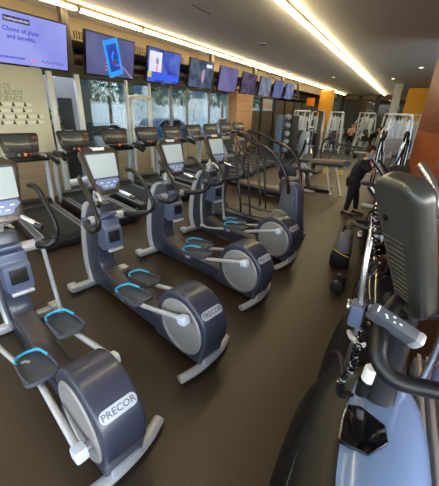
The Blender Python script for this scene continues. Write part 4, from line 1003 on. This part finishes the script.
for s_ in (-1, 1): MB().cyl((s_*.13, 0, .07), .07, .08, 'x', 20, .01).build('weight_head', 'black_plastic', db)

# ------------------------------------------------------------------ outside
struct(MB().box((-22, 14, -.12), (29, 60, .04)), 'ground', 'asphalt')
def make_car(m):
    t = thing('parked_car', (0, 0, 0), '', 'car')
    body = [(-2.2, .35), (-2.25, .75), (-1.9, .95), (-1.2, 1.02), (-.7, 1.42), (.8, 1.46), (1.5, 1.05), (2.15, .92), (2.25, .6), (2.2, .35)]
    MB().prism(body, -.88, .88, .08, seg=3).build('body', m, t)
    MB().prism([(-1.05, 1.04), (-.65, 1.38), (.75, 1.41), (1.3, 1.06)], -.895, .895, .02).build('side_glass', 'car_glass', t)
    for x in (-1.4, 1.4):
        for y in (-.8, .8): MB().cyl((x, y, .33), .33, .2, 'y', 24, .03).build('wheel', 'black_rubber', t)
    MB().box((-2.24, .6, .75), (.04, .3, .12), .01).box((-2.24, -.6, .75), (.04, .3, .12), .01).build('tail_light', 'red_mark', t)
    return t
for i, (x, y, m, l) in enumerate(((-11.2, 8.9, 'car_white', 'white car parked outside the glazing beyond the nearest window'), (-13.6, 16.5, 'car_blue', 'blue grey car parked outside, seen past the glass door'), (-13.4, 23.0, 'car_white', 'white car parked outside the windows below the middle televisions'), (-13.0, 30.0, 'car_white', 'pale car parked outside the far windows beyond the wooden column'))):
    c = make_car(m); c.location = (x, y, -.1); c.rotation_euler = (0, 0, R(84)); c['label'] = l; c['group'] = 'parked cars outside'
def make_tree():
    t = thing('street_tree', (0, 0, 0), '', 'tree')
    MB().tube([(0, 0, 0), (.05, 0, 1.4), (0, .05, 2.6)], lambda u: .14-.06*u, 10, 4).build('trunk', 'bark', t)
    b = bmesh.new()
    for k in range(1500):
        a_ = random.uniform(0, 6.28); e_ = math.asin(random.uniform(-.8, 1)); r_ = random.uniform(.6, 1)**.5*1.7
        c = Vector((r_*math.cos(a_)*math.cos(e_), r_*math.sin(a_)*math.cos(e_), 3.3 + r_*math.sin(e_)*.85))
        q = Euler((random.uniform(0, 6), random.uniform(0, 6), 0)).to_matrix(); s_ = random.uniform(.07, .14)
        b.faces.new([b.verts.new(c + q @ Vector(v)*s_) for v in ((-1, 0, 0), (0, -.5, .1), (1, 0, 0), (0, .5, .1))])
    h = MB(); h._merge(b); h.build('foliage', 'leaf', t, smooth=False); return t
tr_ = make_tree()
for i, (x, y) in enumerate(((-16.5, 15), (-17, 22), (-16, 29), (-17, 36), (-16.5, 43))):
    o = tr_ if i == 0 else copy_tree(tr_)
    o.location = (x, y, -.1); o.rotation_euler = (0, 0, i*1.3); o['group'] = 'trees across the car park'
    o['label'] = 'leafy green street tree outside beyond the parked cars, ' + ['nearest the camera', 'second from the camera', 'third from the camera', 'fourth from the camera', 'farthest of them'][i]
bd = thing('building', (-22, 20, -.1), 'pale low building across the car park outside', 'building')
MB().box((0, 0, 2.4), (5, 46, 4.8)).build('walls', 'pale_build', bd)
MB().box((0, 0, 4.9), (5.4, 46.4, .3)).build('roof', 'pillar', bd)
for k in range(9): MB().box((2.52, -20+5*k, 3.6), (.06, 2.6, 1.2)).build('window', 'car_blue', bd)

# ------------------------------------------------------------------ light
w = bpy.data.worlds.new('sky'); SC.world = w; w.use_nodes = True
nt = w.node_tree; bgn = nt.nodes['Background']
sky = nt.nodes.new('ShaderNodeTexSky'); sky.sky_type = 'NISHITA'; sky.sun_elevation = R(38); sky.sun_rotation = R(90); sky.sun_disc = False; sky.air_density = 1.2; sky.dust_density = 2.0
hs = nt.nodes.new('ShaderNodeHueSaturation'); hs.inputs['Saturation'].default_value = .45
nt.links.new(sky.outputs['Color'], hs.inputs['Color']); nt.links.new(hs.outputs['Color'], bgn.inputs['Color']); bgn.inputs['Strength'].default_value = 1.0

# ------------------------------------------------------------------ camera
cam = bpy.data.cameras.new('camera'); co = bpy.data.objects.new('camera', cam); COL.objects.link(co); SC.camera = co
f_px = 304.0
cam.sensor_fit = 'HORIZONTAL'; cam.sensor_width = 36.0; cam.lens = 36.0*f_px/439.0
cam.clip_start = .02; cam.clip_end = 300
Rm = ((0.87012993, 0.22638399, -0.43774901), (0.49173006, -0.33971192, 0.80174644), (0.032794, -0.91287792, -0.40691333))
# columns: image right, image down, forward
X_ = Vector([r[0] for r in Rm]); Y_ = -Vector([r[1] for r in Rm]); Z_ = -Vector([r[2] for r in Rm])
co.matrix_world = Matrix(((X_.x, Y_.x, Z_.x, 0), (X_.y, Y_.y, Z_.y, 0), (X_.z, Y_.z, Z_.z, 2.1), (0, 0, 0, 1)))

SC.view_settings.view_transform = 'Standard'; SC.view_settings.look = 'None'
SC.view_settings.gamma = 1.0; SC.view_settings.use_curve_mapping = False
SC.view_settings.exposure = EXPO
